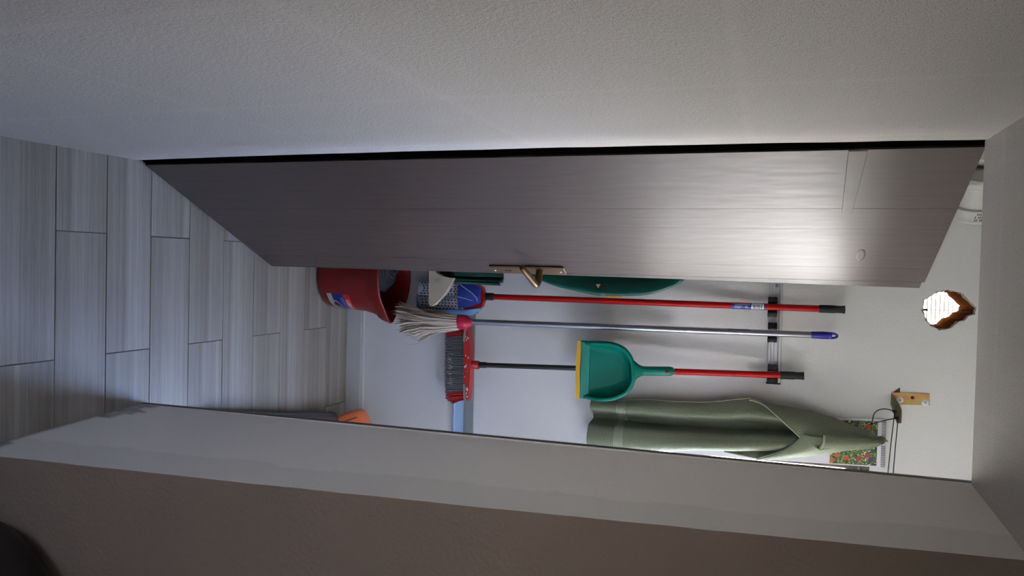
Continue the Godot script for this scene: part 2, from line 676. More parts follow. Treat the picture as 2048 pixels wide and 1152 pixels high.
	box_between(st, Vector3(0.3926, 0, -1.7280), Vector3(0.45, 2.03, -1.712), 0.001)
	struct("trim_1", st, M.frame, "thin brown frame strip along the right edge of the opening", "door frame")
	st = new_st()
	box_between(st, Vector3(-0.36, 0, -1.78), Vector3(-0.29, 2.03, -1.686), 0.001)
	struct("trim_2", st, M.frame, "dark brown hinge post in the slot beside the door", "door frame")

func build_floor() -> void:
	var st := new_st()
	box_between(st, Vector3(-3.2, -0.1, -3.12), Vector3(2.1, -0.0016, 2.6), 0.0)
	var fl := struct("floor", st, M.grout, "pale grey-beige floor of wood-look planks", "floor")
	var rng := RandomNumberGenerator.new()
	rng.seed = 4
	var L := 0.6175
	var cache := {}
	for k in range(-25, 10):
		var z1 := -1.4396 - 0.1515 * k          # near edge
		var z0 := maxf(z1 - 0.1515, ZL)         # far edge
		if z1 > 2.39: continue
		var start := (-0.062 if k % 2 == 0 else 0.2466) - L * 4
		for i in 9:
			var x0 := start + L * i
			var x1 := x0 + L
			var left := -1.0 if z1 < -1.60 else (-0.27 if z1 < -0.45 else -1.6)
			if x1 < left + 0.02 or x0 > 1.48 or z1 > 0.9: continue
			x0 = maxf(x0, left); x1 = minf(x1, 1.5)
			var w := x1 - x0 - 0.0022
			var d := z1 - z0 - 0.0018
			if d < 0.004: continue
			var v := rng.randi_range(0, 2)
			var off := Vector2(rng.randf(), rng.randf())
			var s := new_st()
			s.set_smooth_group(-1)
			var c := 0.0009
			var h := 0.008
			var top := [Vector3(-w / 2 + c, 0, -d / 2 + c), Vector3(w / 2 - c, 0, -d / 2 + c), Vector3(w / 2 - c, 0, d / 2 - c), Vector3(-w / 2 + c, 0, d / 2 - c)]
			var mid := [Vector3(-w / 2, -c, -d / 2), Vector3(w / 2, -c, -d / 2), Vector3(w / 2, -c, d / 2), Vector3(-w / 2, -c, d / 2)]
			var uvq := func(p: Vector3) -> Vector2: return Vector2(p.x / 0.62, p.z / 0.16) + off
			var faces := [top]
			for e in 4:
				faces.append([mid[e], mid[(e + 1) % 4], top[(e + 1) % 4], top[e]])
				faces.append([mid[e] + Vector3(0, -h, 0), mid[(e + 1) % 4] + Vector3(0, -h, 0), mid[(e + 1) % 4], mid[e]])
			for q in faces:
				for id in [0, 1, 2, 0, 2, 3]:
					s.set_uv(uvq.call(q[id]))
					s.add_vertex(q[id])
			s.generate_normals()
			s.generate_tangents()
			var o := obj("tile", s.commit(), M.tiles[v], fl)
			o.position = Vector3((x0 + x1) / 2, 0.0, (z0 + z1) / 2)

func build_far_wall() -> void:
	var outline := PackedVector2Array([Vector2(0.075, 2.106), Vector2(0.058, 2.128), Vector2(0.046, 2.150), Vector2(0.042, 2.171), Vector2(0.046, 2.198), Vector2(0.051, 2.208), Vector2(0.066, 2.223), Vector2(0.096, 2.251), Vector2(0.114, 2.250), Vector2(0.122, 2.229), Vector2(0.133, 2.222), Vector2(0.142, 2.198), Vector2(0.163, 2.181), Vector2(0.168, 2.152), Vector2(0.156, 2.128), Vector2(0.138, 2.113), Vector2(0.108, 2.102)])
	var rng := RandomNumberGenerator.new()
	rng.seed = 21
	var ragged := func(base: PackedVector2Array, grow: float, amp: float) -> PackedVector2Array:
		var mid := Vector2(0.104, 2.175)
		var res := PackedVector2Array()
		for i in base.size():
			var a := base[i]; var b := base[(i + 1) % base.size()]
			for k in 3:
				var q := a.lerp(b, k / 3.0)
				var d := (q - mid).normalized()
				res.append(q + d * (grow + rng.randf_range(-amp, amp)))
		return res
	var wall := CSGBox3D.new()
	wall.name = "wall_far"
	wall.size = Vector3(3.1, 2.62, 0.22)
	wall.position = Vector3(0.35, 1.31, ZU - 0.11)
	wall.material = M.white
	add_child(wall)
	tag(wall, "white far wall with the cleaning tools hanging on it", "wall")
	wall.set_meta("kind", "structure")
	var cut := CSGPolygon3D.new()
	cut.name = "hole_cut"
	cut.polygon = ragged.call(outline, 0.0, 0.0022)
	cut.depth = 0.5
	cut.operation = CSGShape3D.OPERATION_SUBTRACTION
	cut.position = Vector3(-0.35, -1.31, 0.25)
	cut.material = M.brick
	wall.add_child(cut)
	var chip := CSGPolygon3D.new()
	chip.name = "chip_cut"
	chip.polygon = ragged.call(outline, 0.0045, 0.0028)
	chip.depth = 0.3
	chip.operation = CSGShape3D.OPERATION_SUBTRACTION
	chip.position = Vector3(-0.35, -1.31, 0.11 - 0.007 + 0.3)
	chip.material = M.chipped
	wall.add_child(chip)
	var win := CSGBox3D.new()
	win.name = "window_cut"
	win.size = Vector3(0.74, 0.905, 0.6)
	win.position = Vector3(0.97 - 0.35, (1.05 + 1.955) / 2 - 1.31, 0)
	win.operation = CSGShape3D.OPERATION_SUBTRACTION
	win.material = M.white
	wall.add_child(win)
	# lower wall, thicker, with a ledge on top
	var st := new_st()
	box_between(st, Vector3(-1.2, 0, ZU + 0.001), Vector3(1.9, 0.468, ZL), 0.002)
	struct("wall_lower", st, M.dado, "pale grey lower part of the far wall under the ledge", "wall")
	st = new_st()
	box_between(st, Vector3(-1.2, 0.4685, ZU + 0.001), Vector3(1.9, 0.4795, ZL + 0.016), 0.003)
	struct("trim_3", st, M.ledge, "smooth pale blue ledge along the far wall under the brooms", "ledge")
	st = new_st()
	box_between(st, Vector3(-1.2, 0.480, ZU + 0.001), Vector3(1.9, 0.519, ZU + 0.008), 0.002)
	struct("trim_4", st, M.grey_trim, "narrow grey strip at the back of the ledge", "trim")
	# baseboard in lengths
	st = new_st()
	var bb := Node3D.new()
	bb.name = "baseboard_far"
	add_child(bb)
	tag(bb, "pale baseboard with a rounded top along the far wall", "baseboard")
	bb.set_meta("kind", "structure")
	for piece in [[-1.19, 0.6], [0.6, 1.9]]:
		var rows := []
		for q in [[0.0, 0.0005], [0.0, 0.011], [0.062, 0.011], [0.066, 0.0095], [0.072, 0.0085], [0.076, 0.006], [0.077, 0.0005]]:
			rows.append([Vector3(piece[0] + 0.0008, q[0] + 0.001, ZL + q[1]), Vector3(piece[1] - 0.0008, q[0] + 0.001, ZL + q[1])])
		var s := new_st()
		grid(s, rows, false, -1)
		obj("board", s, M.skirting, bb)

func build_window() -> void:
	var w := Node3D.new()
	w.name = "window_1"
	add_child(w)
	tag(w, "brown wooden window behind the calendar with bright daylight in its panes", "window")
	w.set_meta("kind", "structure")
	var x0 := 0.602; var x1 := 1.338; var y0 := 1.052; var y1 := 1.953
	var za := ZU - 0.050; var zb := ZU + 0.004
	var parts := [["stile", Vector3(x0, y0, za), Vector3(x0 + 0.056, y1, zb)], ["stile", Vector3(x1 - 0.068, y0, za), Vector3(x1, y1, zb)], ["rail", Vector3(x0 + 0.056, y0, za), Vector3(x1 - 0.068, y0 + 0.07, zb)], ["rail", Vector3(x0 + 0.056, y1 - 0.070, za), Vector3(x1 - 0.068, y1, zb)], ["stile", Vector3(0.95, y0 + 0.07, za + 0.008), Vector3(0.99, y1 - 0.07, zb - 0.006)]]
	for p in parts:
		var s := new_st()
		box_between(s, p[1], p[2], 0.003)
		obj(p[0], s, M.window_wood, w)
	for yy in [1.896, 1.915, 1.932]:
		var s := new_st()
		box_between(s, Vector3(x0 + 0.004, yy, zb - 0.002), Vector3(x1 - 0.004, yy + 0.012, zb + 0.004), 0.002)
		obj("moulding", s, M.window_wood, w)
	for g in [[0.656, 0.952], [0.988, 1.272]]:
		var s := new_st()
		box_between(s, Vector3(g[0], y0 + 0.068, ZU - 0.030), Vector3(g[1], y1 - 0.068, ZU - 0.026), 0.0)
		obj("pane", s, M.glass, w)

# ---------------------------------------------------------------- door
func build_door() -> void:
	var A := Vector3(-0.262, 0, -1.690)
	var dv := Vector3(0.4214, 0, -0.9069).normalized()
	var n := Vector3(0.9069, 0, 0.4214).normalized()
	var d := Node3D.new()
	d.name = "door_1"
	add_child(d)
	# local x along the leaf, y up, z out of the face that is seen
	d.transform = Transform3D(Basis(dv, Vector3.UP, n), A)
	tag(d, "brown gloss-painted wooden board door standing half open on the left", "door")
	d.set_meta("kind", "structure")
	var seams := [0.024, 0.2625, 0.360, 0.570, 0.652]
	for k in 4:
		var s := new_st()
		var a: float = seams[k] + (0.0001 if k else 0.0)
		var b: float = seams[k + 1] - 0.0001
		bbox(s, Vector3((a + b) / 2, 1.002, -0.02), Vector3(b - a, 1.992, 0.04), 0.0004)
		obj("board", s, M.door, d)
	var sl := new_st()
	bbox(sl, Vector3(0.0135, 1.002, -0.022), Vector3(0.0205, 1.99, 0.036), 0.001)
	obj("hinge_slot_shade", sl, M.slot_shade, d)  # added dark strip: paints the shade between reveal and leaf
	# rebated strip on the closing edge; it stands out a little more towards the top
	var st := new_st()
	prism(st, PackedVector2Array([Vector2(0.6525, 0.006), Vector2(0.657, 0.006), Vector2(0.665, 0.8), Vector2(0.674, 1.4), Vector2(0.689, 1.992), Vector2(0.6525, 1.992)]), Vector3(0, 0, -0.016), Vector3.RIGHT, Vector3.UP, 0.016, 0.001)
	obj("edge_strip", st, M.door, d)
	# tapered key let into the boards near the top
	st = new_st()
	prism(st, PackedVector2Array([Vector2(0.0265, 1.756), Vector2(0.281, 1.7655), Vector2(0.284, 1.788), Vector2(0.0265, 1.793)]), Vector3(0, 0, -0.01), Vector3.RIGHT, Vector3.UP, 0.0112, 0.0009)
	obj("tapered_key", st, M.door, d)
	# knot
	st = new_st()
	lathe(st, [[0.0, 0.0012], [0.012, 0.0009], [0.02, 0.0016], [0.028, 0.0002], [0.03, -0.001]], 20, Transform3D(Basis(Vector3(1.25, 0, 0), Vector3(0, 0, 0.7), Vector3(0, -0.40, 0)), Vector3(0.498, 1.828, 0)))
	obj("knot", st, M.door, d)
	# long bronze plate with keyhole, screws and lever
	st = new_st()
	var pl := PackedVector2Array()
	for q in [[0.612, 0.812, 180, 270], [0.648, 0.812, 270, 360], [0.648, 1.034, 0, 90], [0.612, 1.034, 90, 180]]:
		for k in 4:
			var an := deg_to_rad(lerpf(q[2], q[3], k / 3.0))
			pl.append(Vector2(q[0] - 0.002, q[1]) + Vector2(cos(an), sin(an)) * 0.006)
	prism(st, pl, Vector3(0, 0, 0), Vector3.RIGHT, Vector3.UP, 0.007, 0.0025)
	var plate := obj("handle_plate", st, M.bronze, d)
	for yy in [0.820, 1.026]:
		st = new_st()
		lathe(st, [[0.0, 0.0095], [0.003, 0.009], [0.0045, 0.0068]], 12, Transform3D(Basis(Vector3.RIGHT, Vector3(0, 0, 1), Vector3(0, -1, 0)), Vector3(0.629, yy, 0)))
		obj("screw", st, M.steel, plate)
	st = new_st()
	tube(st, [Vector3(0.629, 0.868, 0.0066), Vector3(0.629, 0.868, 0.0078)], [0.0046], 12)
	bbox(st, Vector3(0.629, 0.860, 0.0072), Vector3(0.004, 0.016, 0.0012), 0.0)
	obj("keyhole", st, M.black, plate)
	st = new_st()
	var path := [Vector3(0.626, 0.962, 0.007), Vector3(0.626, 0.962, 0.018), Vector3(0.626, 0.962, 0.034), Vector3(0.625, 0.9618, 0.046), Vector3(0.620, 0.961, 0.054), Vector3(0.609, 0.959, 0.0565), Vector3(0.59, 0.9555, 0.055), Vector3(0.55, 0.949, 0.0515), Vector3(0.516, 0.943, 0.048), Vector3(0.5145, 0.9427, 0.0479)]
	tube(st, path, [0.0115, 0.0112, 0.0108, 0.0106, 0.0104, 0.0102, 0.0098, 0.0090, 0.0084, 0.006], 10)
	obj("lever", st, M.bronze, plate)

# ---------------------------------------------------------------- rail and hanging tools
func tool_clip(parent: Node3D, x: float, y: float) -> void:
	# two rubber rollers on short arms that grip a handle between them
	for s in [-1.0, 1.0]:
		var st := new_st()
		var cx: float = x + s * 0.0225
		lathe(st, [[0.0, -0.0155], [0.0105, -0.0155], [0.0125, -0.013], [0.0112, 0.0], [0.0125, 0.013], [0.0105, 0.0155], [0.0, 0.0155]], 16, Transform3D(Basis(), Vector3(cx, y, ZU + 0.033)))
		bbox(st, Vector3(cx + s * 0.004, y, ZU + 0.021), Vector3(0.009, 0.026, 0.012), 0.002)
		obj("grip_roller", st, M.grip, parent)

func handle_line(a: Vector3, b: Vector3, y: float) -> Vector3:
	return a.lerp(b, (y - a.y) / (b.y - a.y))

func build_rail_and_tools() -> void:
	# aluminium rail
	var rail := thing("tool_rail", "long aluminium wall rail with black roller clips gripping the broom and mop handles", "tool rail")
	var st := new_st()
	var prof := [[1.614, 0.001], [1.614, 0.012], [1.6175, 0.015], [1.622, 0.015], [1.6245, 0.012], [1.6255, 0.007], [1.634, 0.006], [1.635, 0.0075], [1.636, 0.006], [1.6465, 0.007], [1.6475, 0.013], [1.6515, 0.016], [1.656, 0.015], [1.659, 0.010], [1.6595, 0.001]]
	var rows := []
	for q in prof:
		rows.append([Vector3(-0.30, q[0] - 0.0015, ZU + q[1]), Vector3(0.379, q[0] + 0.002, ZU + q[1])])
	grid(st, rows, false, -1)
	obj("channel", st, M.alu, rail)
	st = new_st()
	bbox(st, Vector3(0.3815, 1.6375, ZU + 0.0085), Vector3(0.006, 0.048, 0.016), 0.0015)
	obj("end_cap", st, M.black, rail)
	st = new_st()
	lathe(st, [[0.0, 0.010], [0.004, 0.0095], [0.006, 0.007]], 12, Transform3D(Basis(Vector3.RIGHT, Vector3(0, 0, 1), Vector3(0, -1, 0)), Vector3(0.040, 1.640, ZU)))
	obj("screw", st, M.steel, rail)
	tool_clip(rail, 0.1145, 1.627)
	tool_clip(rail, 0.2025, 1.629)
	tool_clip(rail, 0.3475, 1.633)

	flat_mop()
	string_mop()
	broom()
	dustpan()

func flat_mop() -> void:
	var t := thing("flat_mop", "red-handled flat mop with a folded blue and grey dotted cloth, hung second from the door", "mop")
	var a := Vector3(0.1115, 0.587, ZU + 0.098)
	var b := Vector3(0.1140, 1.858, ZU + 0.042)
	var st := new_st()
	tube(st, [handle_line(a, b, 0.612), handle_line(a, b, 1.20), handle_line(a, b, 1.786)], [0.0108, 0.0112, 0.0112], 20)
	obj("handle", st, M.red, t)
	st = new_st()
	tube(st, [handle_line(a, b, 0.584), handle_line(a, b, 0.588), handle_line(a, b, 0.622), handle_line(a, b, 0.626)], [0.012, 0.0142, 0.0142, 0.012], 20)
	obj("collar", st, M.grip, t)
	st = new_st()
	tube(st, [handle_line(a, b, 1.776), handle_line(a, b, 1.778), handle_line(a, b, 1.822), handle_line(a, b, 1.832), handle_line(a, b, 1.846), handle_line(a, b, 1.854), handle_line(a, b, 1.858)], [0.012, 0.0135, 0.0135, 0.0124, 0.0124, 0.0136, 0.0130], 20)
	obj("grip", st, M.grip, t)
	# printed sleeve on the handle
	var im := Image.create(256, 96, false, Image.FORMAT_RGB8)
	im.fill(Color(0.10, 0.13, 0.50))
	im.fill_rect(Rect2i(0, 66, 140, 30), Color(0.72, 0.08, 0.08))
	im.fill_rect(Rect2i(150, 22, 96, 56), Color(0.92, 0.92, 0.93))
	var rng := RandomNumberGenerator.new()
	rng.seed = 2
	var bx := 162
	while bx < 234:
		var bw := rng.randi_range(2, 5)
		im.fill_rect(Rect2i(bx, 26, bw, 36), Color(0.08, 0.08, 0.08))
		bx += bw + rng.randi_range(2, 5)
	for k in 3:
		im.fill_rect(Rect2i(20, 30 + k * 9, 44 + k * 10, 3), Color(0.75, 0.78, 0.9))
	im.fill_rect(Rect2i(20, 58, 116, 4), Color(0.85, 0.86, 0.92))
	for dy in range(-11, 12):
		for dx in range(-11, 12):
			var m1 := absi(dx) + absi(dy)
			if m1 < 12 and m1 > 6: im.set_pixel(112 + dx, 42 + dy, Color(0.85, 0.87, 0.93))
	var lm := mat(Color.WHITE, 0.35)
	lm.albedo_texture = ImageTexture.create_from_image(im)
	st = new_st()
	var rows := []
	for k in 9:
		var row := []
		for q in 2:
			var c := handle_line(a, b, lerpf(1.493, 1.603, q))
			var an := lerpf(-1.75, 1.75, k / 8.0)
			row.append(c + Vector3(-sin(an) * -1.0, 0, cos(an)) * 0.0119)
		rows.append(row)
	grid(st, rows, true, 0, true)
	# image runs up the handle: its right end is the upper end
	obj("printed_sleeve", st, lm, t)
	# swivel plate
	st = new_st()
	prism(st, PackedVector2Array([Vector2(0.055, 0.545), Vector2(0.066, 0.580), Vector2(0.076, 0.600), Vector2(0.104, 0.610), Vector2(0.128, 0.607), Vector2(0.148, 0.600), Vector2(0.160, 0.586), Vector2(0.176, 0.574), Vector2(0.180, 0.560), Vector2(0.176, 0.534), Vector2(0.150, 0.522), Vector2(0.10, 0.515), Vector2(0.06, 0.520)]), Vector3(0, 0, ZU + 0.128), Vector3.RIGHT, Vector3.UP, 0.03, 0.003)
	obj("swivel_plate", st, M.red_plastic, t)
	# cloth: folded pad hanging down, side edge strip, blue pocket
	st = new_st()
	cloth(st, func(u: float, v: float) -> Vector3:
		var x := lerpf(lerpf(0.062, 0.058, v), lerpf(0.166, 0.160, v), u)
		var y := lerpf(0.345, 0.53, v) + 0.004 * sin(u * 9.0) * (1.0 - v)
		return Vector3(x, y, ZU + 0.172 + 0.010 * sin(PI * u) + 0.004 * sin(u * 7.0 + v * 3.0) - 0.014 * smoothstep(0.42, 0.5, u) * (1.0 - smoothstep(0.5, 0.62, u))), 28, 24, 0.006)
	var pad := obj("cloth_pad", st, M.micro, t)
	st = new_st()
	cloth(st, func(u: float, v: float) -> Vector3:
		var y := lerpf(0.515, 0.604, v)
		var half := lerpf(0.050, 0.028, pow(v, 1.8))
		var cx := lerpf(0.108, 0.104, v)
		return Vector3(cx + (u * 2.0 - 1.0) * half, y, ZU + 0.180 + 0.014 * sin(PI * u) * (1.0 - 0.5 * v)), 20, 14, 0.005)
	var pocket := obj("cloth_pocket", st, M.blue, t)
	st = new_st()
	tube(st, [Vector3(0.066, 0.520, ZU + 0.184), Vector3(0.080, 0.545, ZU + 0.1925), Vector3(0.098, 0.575, ZU + 0.1945), Vector3(0.116, 0.592, ZU + 0.191), Vector3(0.128, 0.594, ZU + 0.187)], [0.0011], 6)
	tube(st, [Vector3(0.112, 0.515, ZU + 0.195), Vector3(0.118, 0.545, ZU + 0.195), Vector3(0.126, 0.575, ZU + 0.190)], [0.0009], 6)
	obj("piping", st, M.print_white, pocket)
	st = new_st()
	cloth(st, func(u: float, v: float) -> Vector3:
		var y := lerpf(0.342, 0.598, v)
		var x := lerpf(0.160, 0.183, u) - 0.006 * (1.0 - smoothstep(0.0, 0.35, v)) * u + 0.004 * sin(v * 11.0) - 0.014 * smoothstep(0.86, 1.0, v) * u
		return Vector3(x, y, ZU + 0.166 - 0.012 * u + 0.004 * sin(v * 8.0)), 6, 30, 0.005)
	obj("cloth_edge", st, M.blue_trim, t)
	st = new_st()
	cloth(st, func(u: float, v: float) -> Vector3:
		return Vector3(lerpf(0.112, 0.158, u), lerpf(0.334, 0.375, v), ZU + 0.166 + 0.004 * sin(u * 6.0)), 8, 8, 0.006)
	obj("cloth_corner", st, M.blue_trim, t)
	# red nubs set in curved rows on the two halves of the pad
	st = new_st()
	for half in 2:
		for row in 11:
			for k in 5:
				var tt := k / 4.0
				var x := lerpf(0.066, 0.104, tt) if half == 0 else lerpf(0.117, 0.161, tt)
				var y := 0.512 - row * 0.0138 - 0.012 * (1.0 - sin(PI * tt)) - (0.006 if half else 0.0)
				var u := (x - 0.062) / 0.102
				var v := (y - 0.345) / 0.185
				var z := ZU + 0.172 + 0.010 * sin(PI * u) + 0.004 * sin(u * 7.0 + v * 3.0) - 0.014 * smoothstep(0.42, 0.5, u) * (1.0 - smoothstep(0.5, 0.62, u))
				bbox(st, Vector3(x, y, z), Vector3(0.0052, 0.0066, 0.004), 0.0014)
	var nubs := obj("nubs", st, M.dots, pad)
	nubs.set_meta("kind", "stuff")
	for o in t.get_children():
		if o.name in ["swivel_plate", "cloth_pad", "cloth_pocket", "cloth_edge", "cloth_corner"]:
			o.position += Vector3(0.001, -0.013, -0.035)

func string_mop() -> void:
	var t := thing("string_mop", "string mop with cream cotton strands, pink socket, grey metal handle and blue cap", "mop")
	var a := Vector3(0.2050, 0.563, ZU + 0.171)
	var b := Vector3(0.2030, 1.84, ZU + 0.042)
	var st := new_st()
	tube(st, [handle_line(a, b, 0.535), handle_line(a, b, 1.2), handle_line(a, b, 1.76)], [0.0108], 20)
	obj("handle", st, M.steel, t)
	# thin blue print on the tube
	st = new_st()
	var rows := []
	for k in 4:
		var row := []
		for q in 2:
			var c := handle_line(a, b, lerpf(1.482, 1.556, q))
			var an := lerpf(-1.35, -0.85, k / 3.0)
			row.append(c + Vector3(sin(an), 0, cos(an)) * 0.0110)
		rows.append(row)
	grid(st, rows, true, 0)
	obj("printed_strip", st, M.navy, t)
	# blue end cap with a hanging slot
	st = new_st()
	var o := handle_line(a, b, 1.754)
	var outer := PackedVector2Array()
	var inner := PackedVector2Array()
	for k in 36:
		var an := TAU * k / 36.0
		var c := cos(an); var s := sin(an)
		var y := 0.0 if s < -0.7 else (0.046 if s < 0.0 else 0.046 + 0.039 * s)
		var hw := 0.0122 if s < 0.0 else 0.0122
		outer.append(Vector2(clampf(c * 1.35, -1, 1) * hw * (1.0 if s < 0.3 else 1.0), y))
	# profile by hand: straight sleeve, slightly swollen, rounded tip
	var prof := [[0.0118, 0.0], [0.0124, 0.02], [0.0130, 0.036], [0.0126, 0.052], [0.0110, 0.066], [0.0094, 0.077], [0.0066, 0.0835], [0.0, 0.086]]
	var ringn := 24
	var rws := []
	for q in prof:
		var row := []
		var flat := lerpf(1.0, 0.55, smoothstep(0.03, 0.075, q[1]))
		for k in ringn + 1:
			var an := TAU * k / ringn
			row.append(Vector3(q[0] * cos(an), q[1], q[0] * sin(an) * flat))
		rws.append(row)
	# slot: build the cap as a sleeve and a ring round the slot
	var sleeve := new_st()
	var low := []
	for j in 5: low.append(rws[j])
	var Tm := Transform3D(Basis(), o)
	for row in low:
		for k in row.size(): row[k] = Tm * row[k]
	grid(sleeve, low, false, 0)
	face(sleeve, low[4].slice(0, ringn), o)
	var ring := []
	for k in 33:
		var an := TAU * k / 32.0
		var cy := 0.0650
		var row := []
		for j in 9:
			var bn := TAU * j / 8.0
			var hx := 0.0078
			var c := Vector3(cos(an) * hx * (1.0 - 0.10 * sin(an)), cy + sin(an) * 0.0170, 0)
			var dir := Vector3(cos(an), sin(an) * 0.8, 0).normalized()
			row.append(o + c + dir * cos(bn) * 0.0040 + Vector3(0, 0, 1) * sin(bn) * 0.0056)
		ring.append(row)
	grid(sleeve, ring, true, 1)
	obj("end_cap", sleeve, M.navy, t)
	# pink socket
	st = new_st()
	var sp := [[0.026, 0.500], [0.0285, 0.506], [0.0280, 0.520], [0.0265, 0.530], [0.0262, 0.536], [0.021, 0.543], [0.0155, 0.546], [0.0145, 0.557], [0.0125, 0.559], [0.0, 0.559]]
	lathe(st, sp, 24, Transform3D(Basis(), Vector3(0.2095, -0.001, ZU + 0.138)))
	obj("socket", st, M.pink, t)
	# strands
	var rng := RandomNumberGenerator.new()
	rng.seed = 9
	st = new_st()
	var st2 := new_st()
	var clumps := []
	for i in 26:
		clumps.append([rng.randf() * TAU, rng.randf() * TAU, rng.randf_range(0.005, 0.013), rng.randf_range(4.0, 8.5), rng.randf_range(-0.016, 0.016), rng.randf_range(-0.02, 0.012)])
	for i in 290:
		var an := rng.randf() * TAU
		var rr := sqrt(rng.randf()) * 0.0262
		var x0 := 0.211 + cos(an) * rr * 1.05
		var z0 := ZU + 0.139 + sin(an) * rr
		var k := (x0 - 0.211) / 0.026
		var cl: Array = clumps[int((an / TAU * 13.0) + 13.0 * float(rr > 0.018)) % 26]
		var xend: float = 0.205 + k * 0.040 + cl[4] + rng.randf_range(-0.009, 0.009)
		if k > 0.0: xend += 0.036 * k
		var len_: float = rng.randf_range(0.245, 0.268) - 0.075 * maxf(k, 0.0) + 0.012 * minf(k, 0.0) + cl[5]
		var zend: float = ZU + 0.141 + sin(an) * rr * 1.35 + rng.randf_range(-0.006, 0.010)
		var pts := []
		var rad := []
		for s in 13:
			var v := s / 12.0
			var w: float = cl[2] * v * (1.15 - 0.3 * v)
			pts.append(Vector3(lerpf(x0, xend, pow(v, 1.15)) + w * sin(cl[0] + v * cl[3]) + 0.0022 * sin(i * 1.7 + v * 21.0) * v, 0.506 - len_ * v, lerpf(z0, zend, v) + 0.014 * sin(PI * v) * sin(an) + w * cos(cl[1] + v * cl[3])))
			rad.append(0.0025 if s < 12 else 0.0012)
		tube(st if i % 3 else st2, pts, rad, 5)
	# a few frayed ends
	for i in 26:
		var x := rng.randf_range(0.152, 0.30)
		var y := lerpf(0.245, 0.33, clampf((x - 0.2) / 0.1, 0, 1)) + rng.randf_range(-0.004, 0.03)
		var z := ZU + 0.155 + rng.randf_range(-0.01, 0.012)
		var dx := rng.randf_range(-0.012, 0.012)
		tube(st2, [Vector3(x, y + 0.03, z), Vector3(x + dx * 0.4, y + 0.01, z), Vector3(x + dx, y - rng.randf_range(0.004, 0.02), z + 0.003)], [0.0009, 0.0007, 0.0004], 4)
	var o1 := obj("strands", st, M.string, t)
	o1.set_meta("kind", "stuff")
	var o2 := obj("strands", st2, M.string_dark, t)
	o2.set_meta("kind", "stuff")
	for q in t.get_children():
		if String(q.name).begins_with("socket") or String(q.name).begins_with("strands"):
			q.position += Vector3(-0.0027, 0.0135, 0.036)

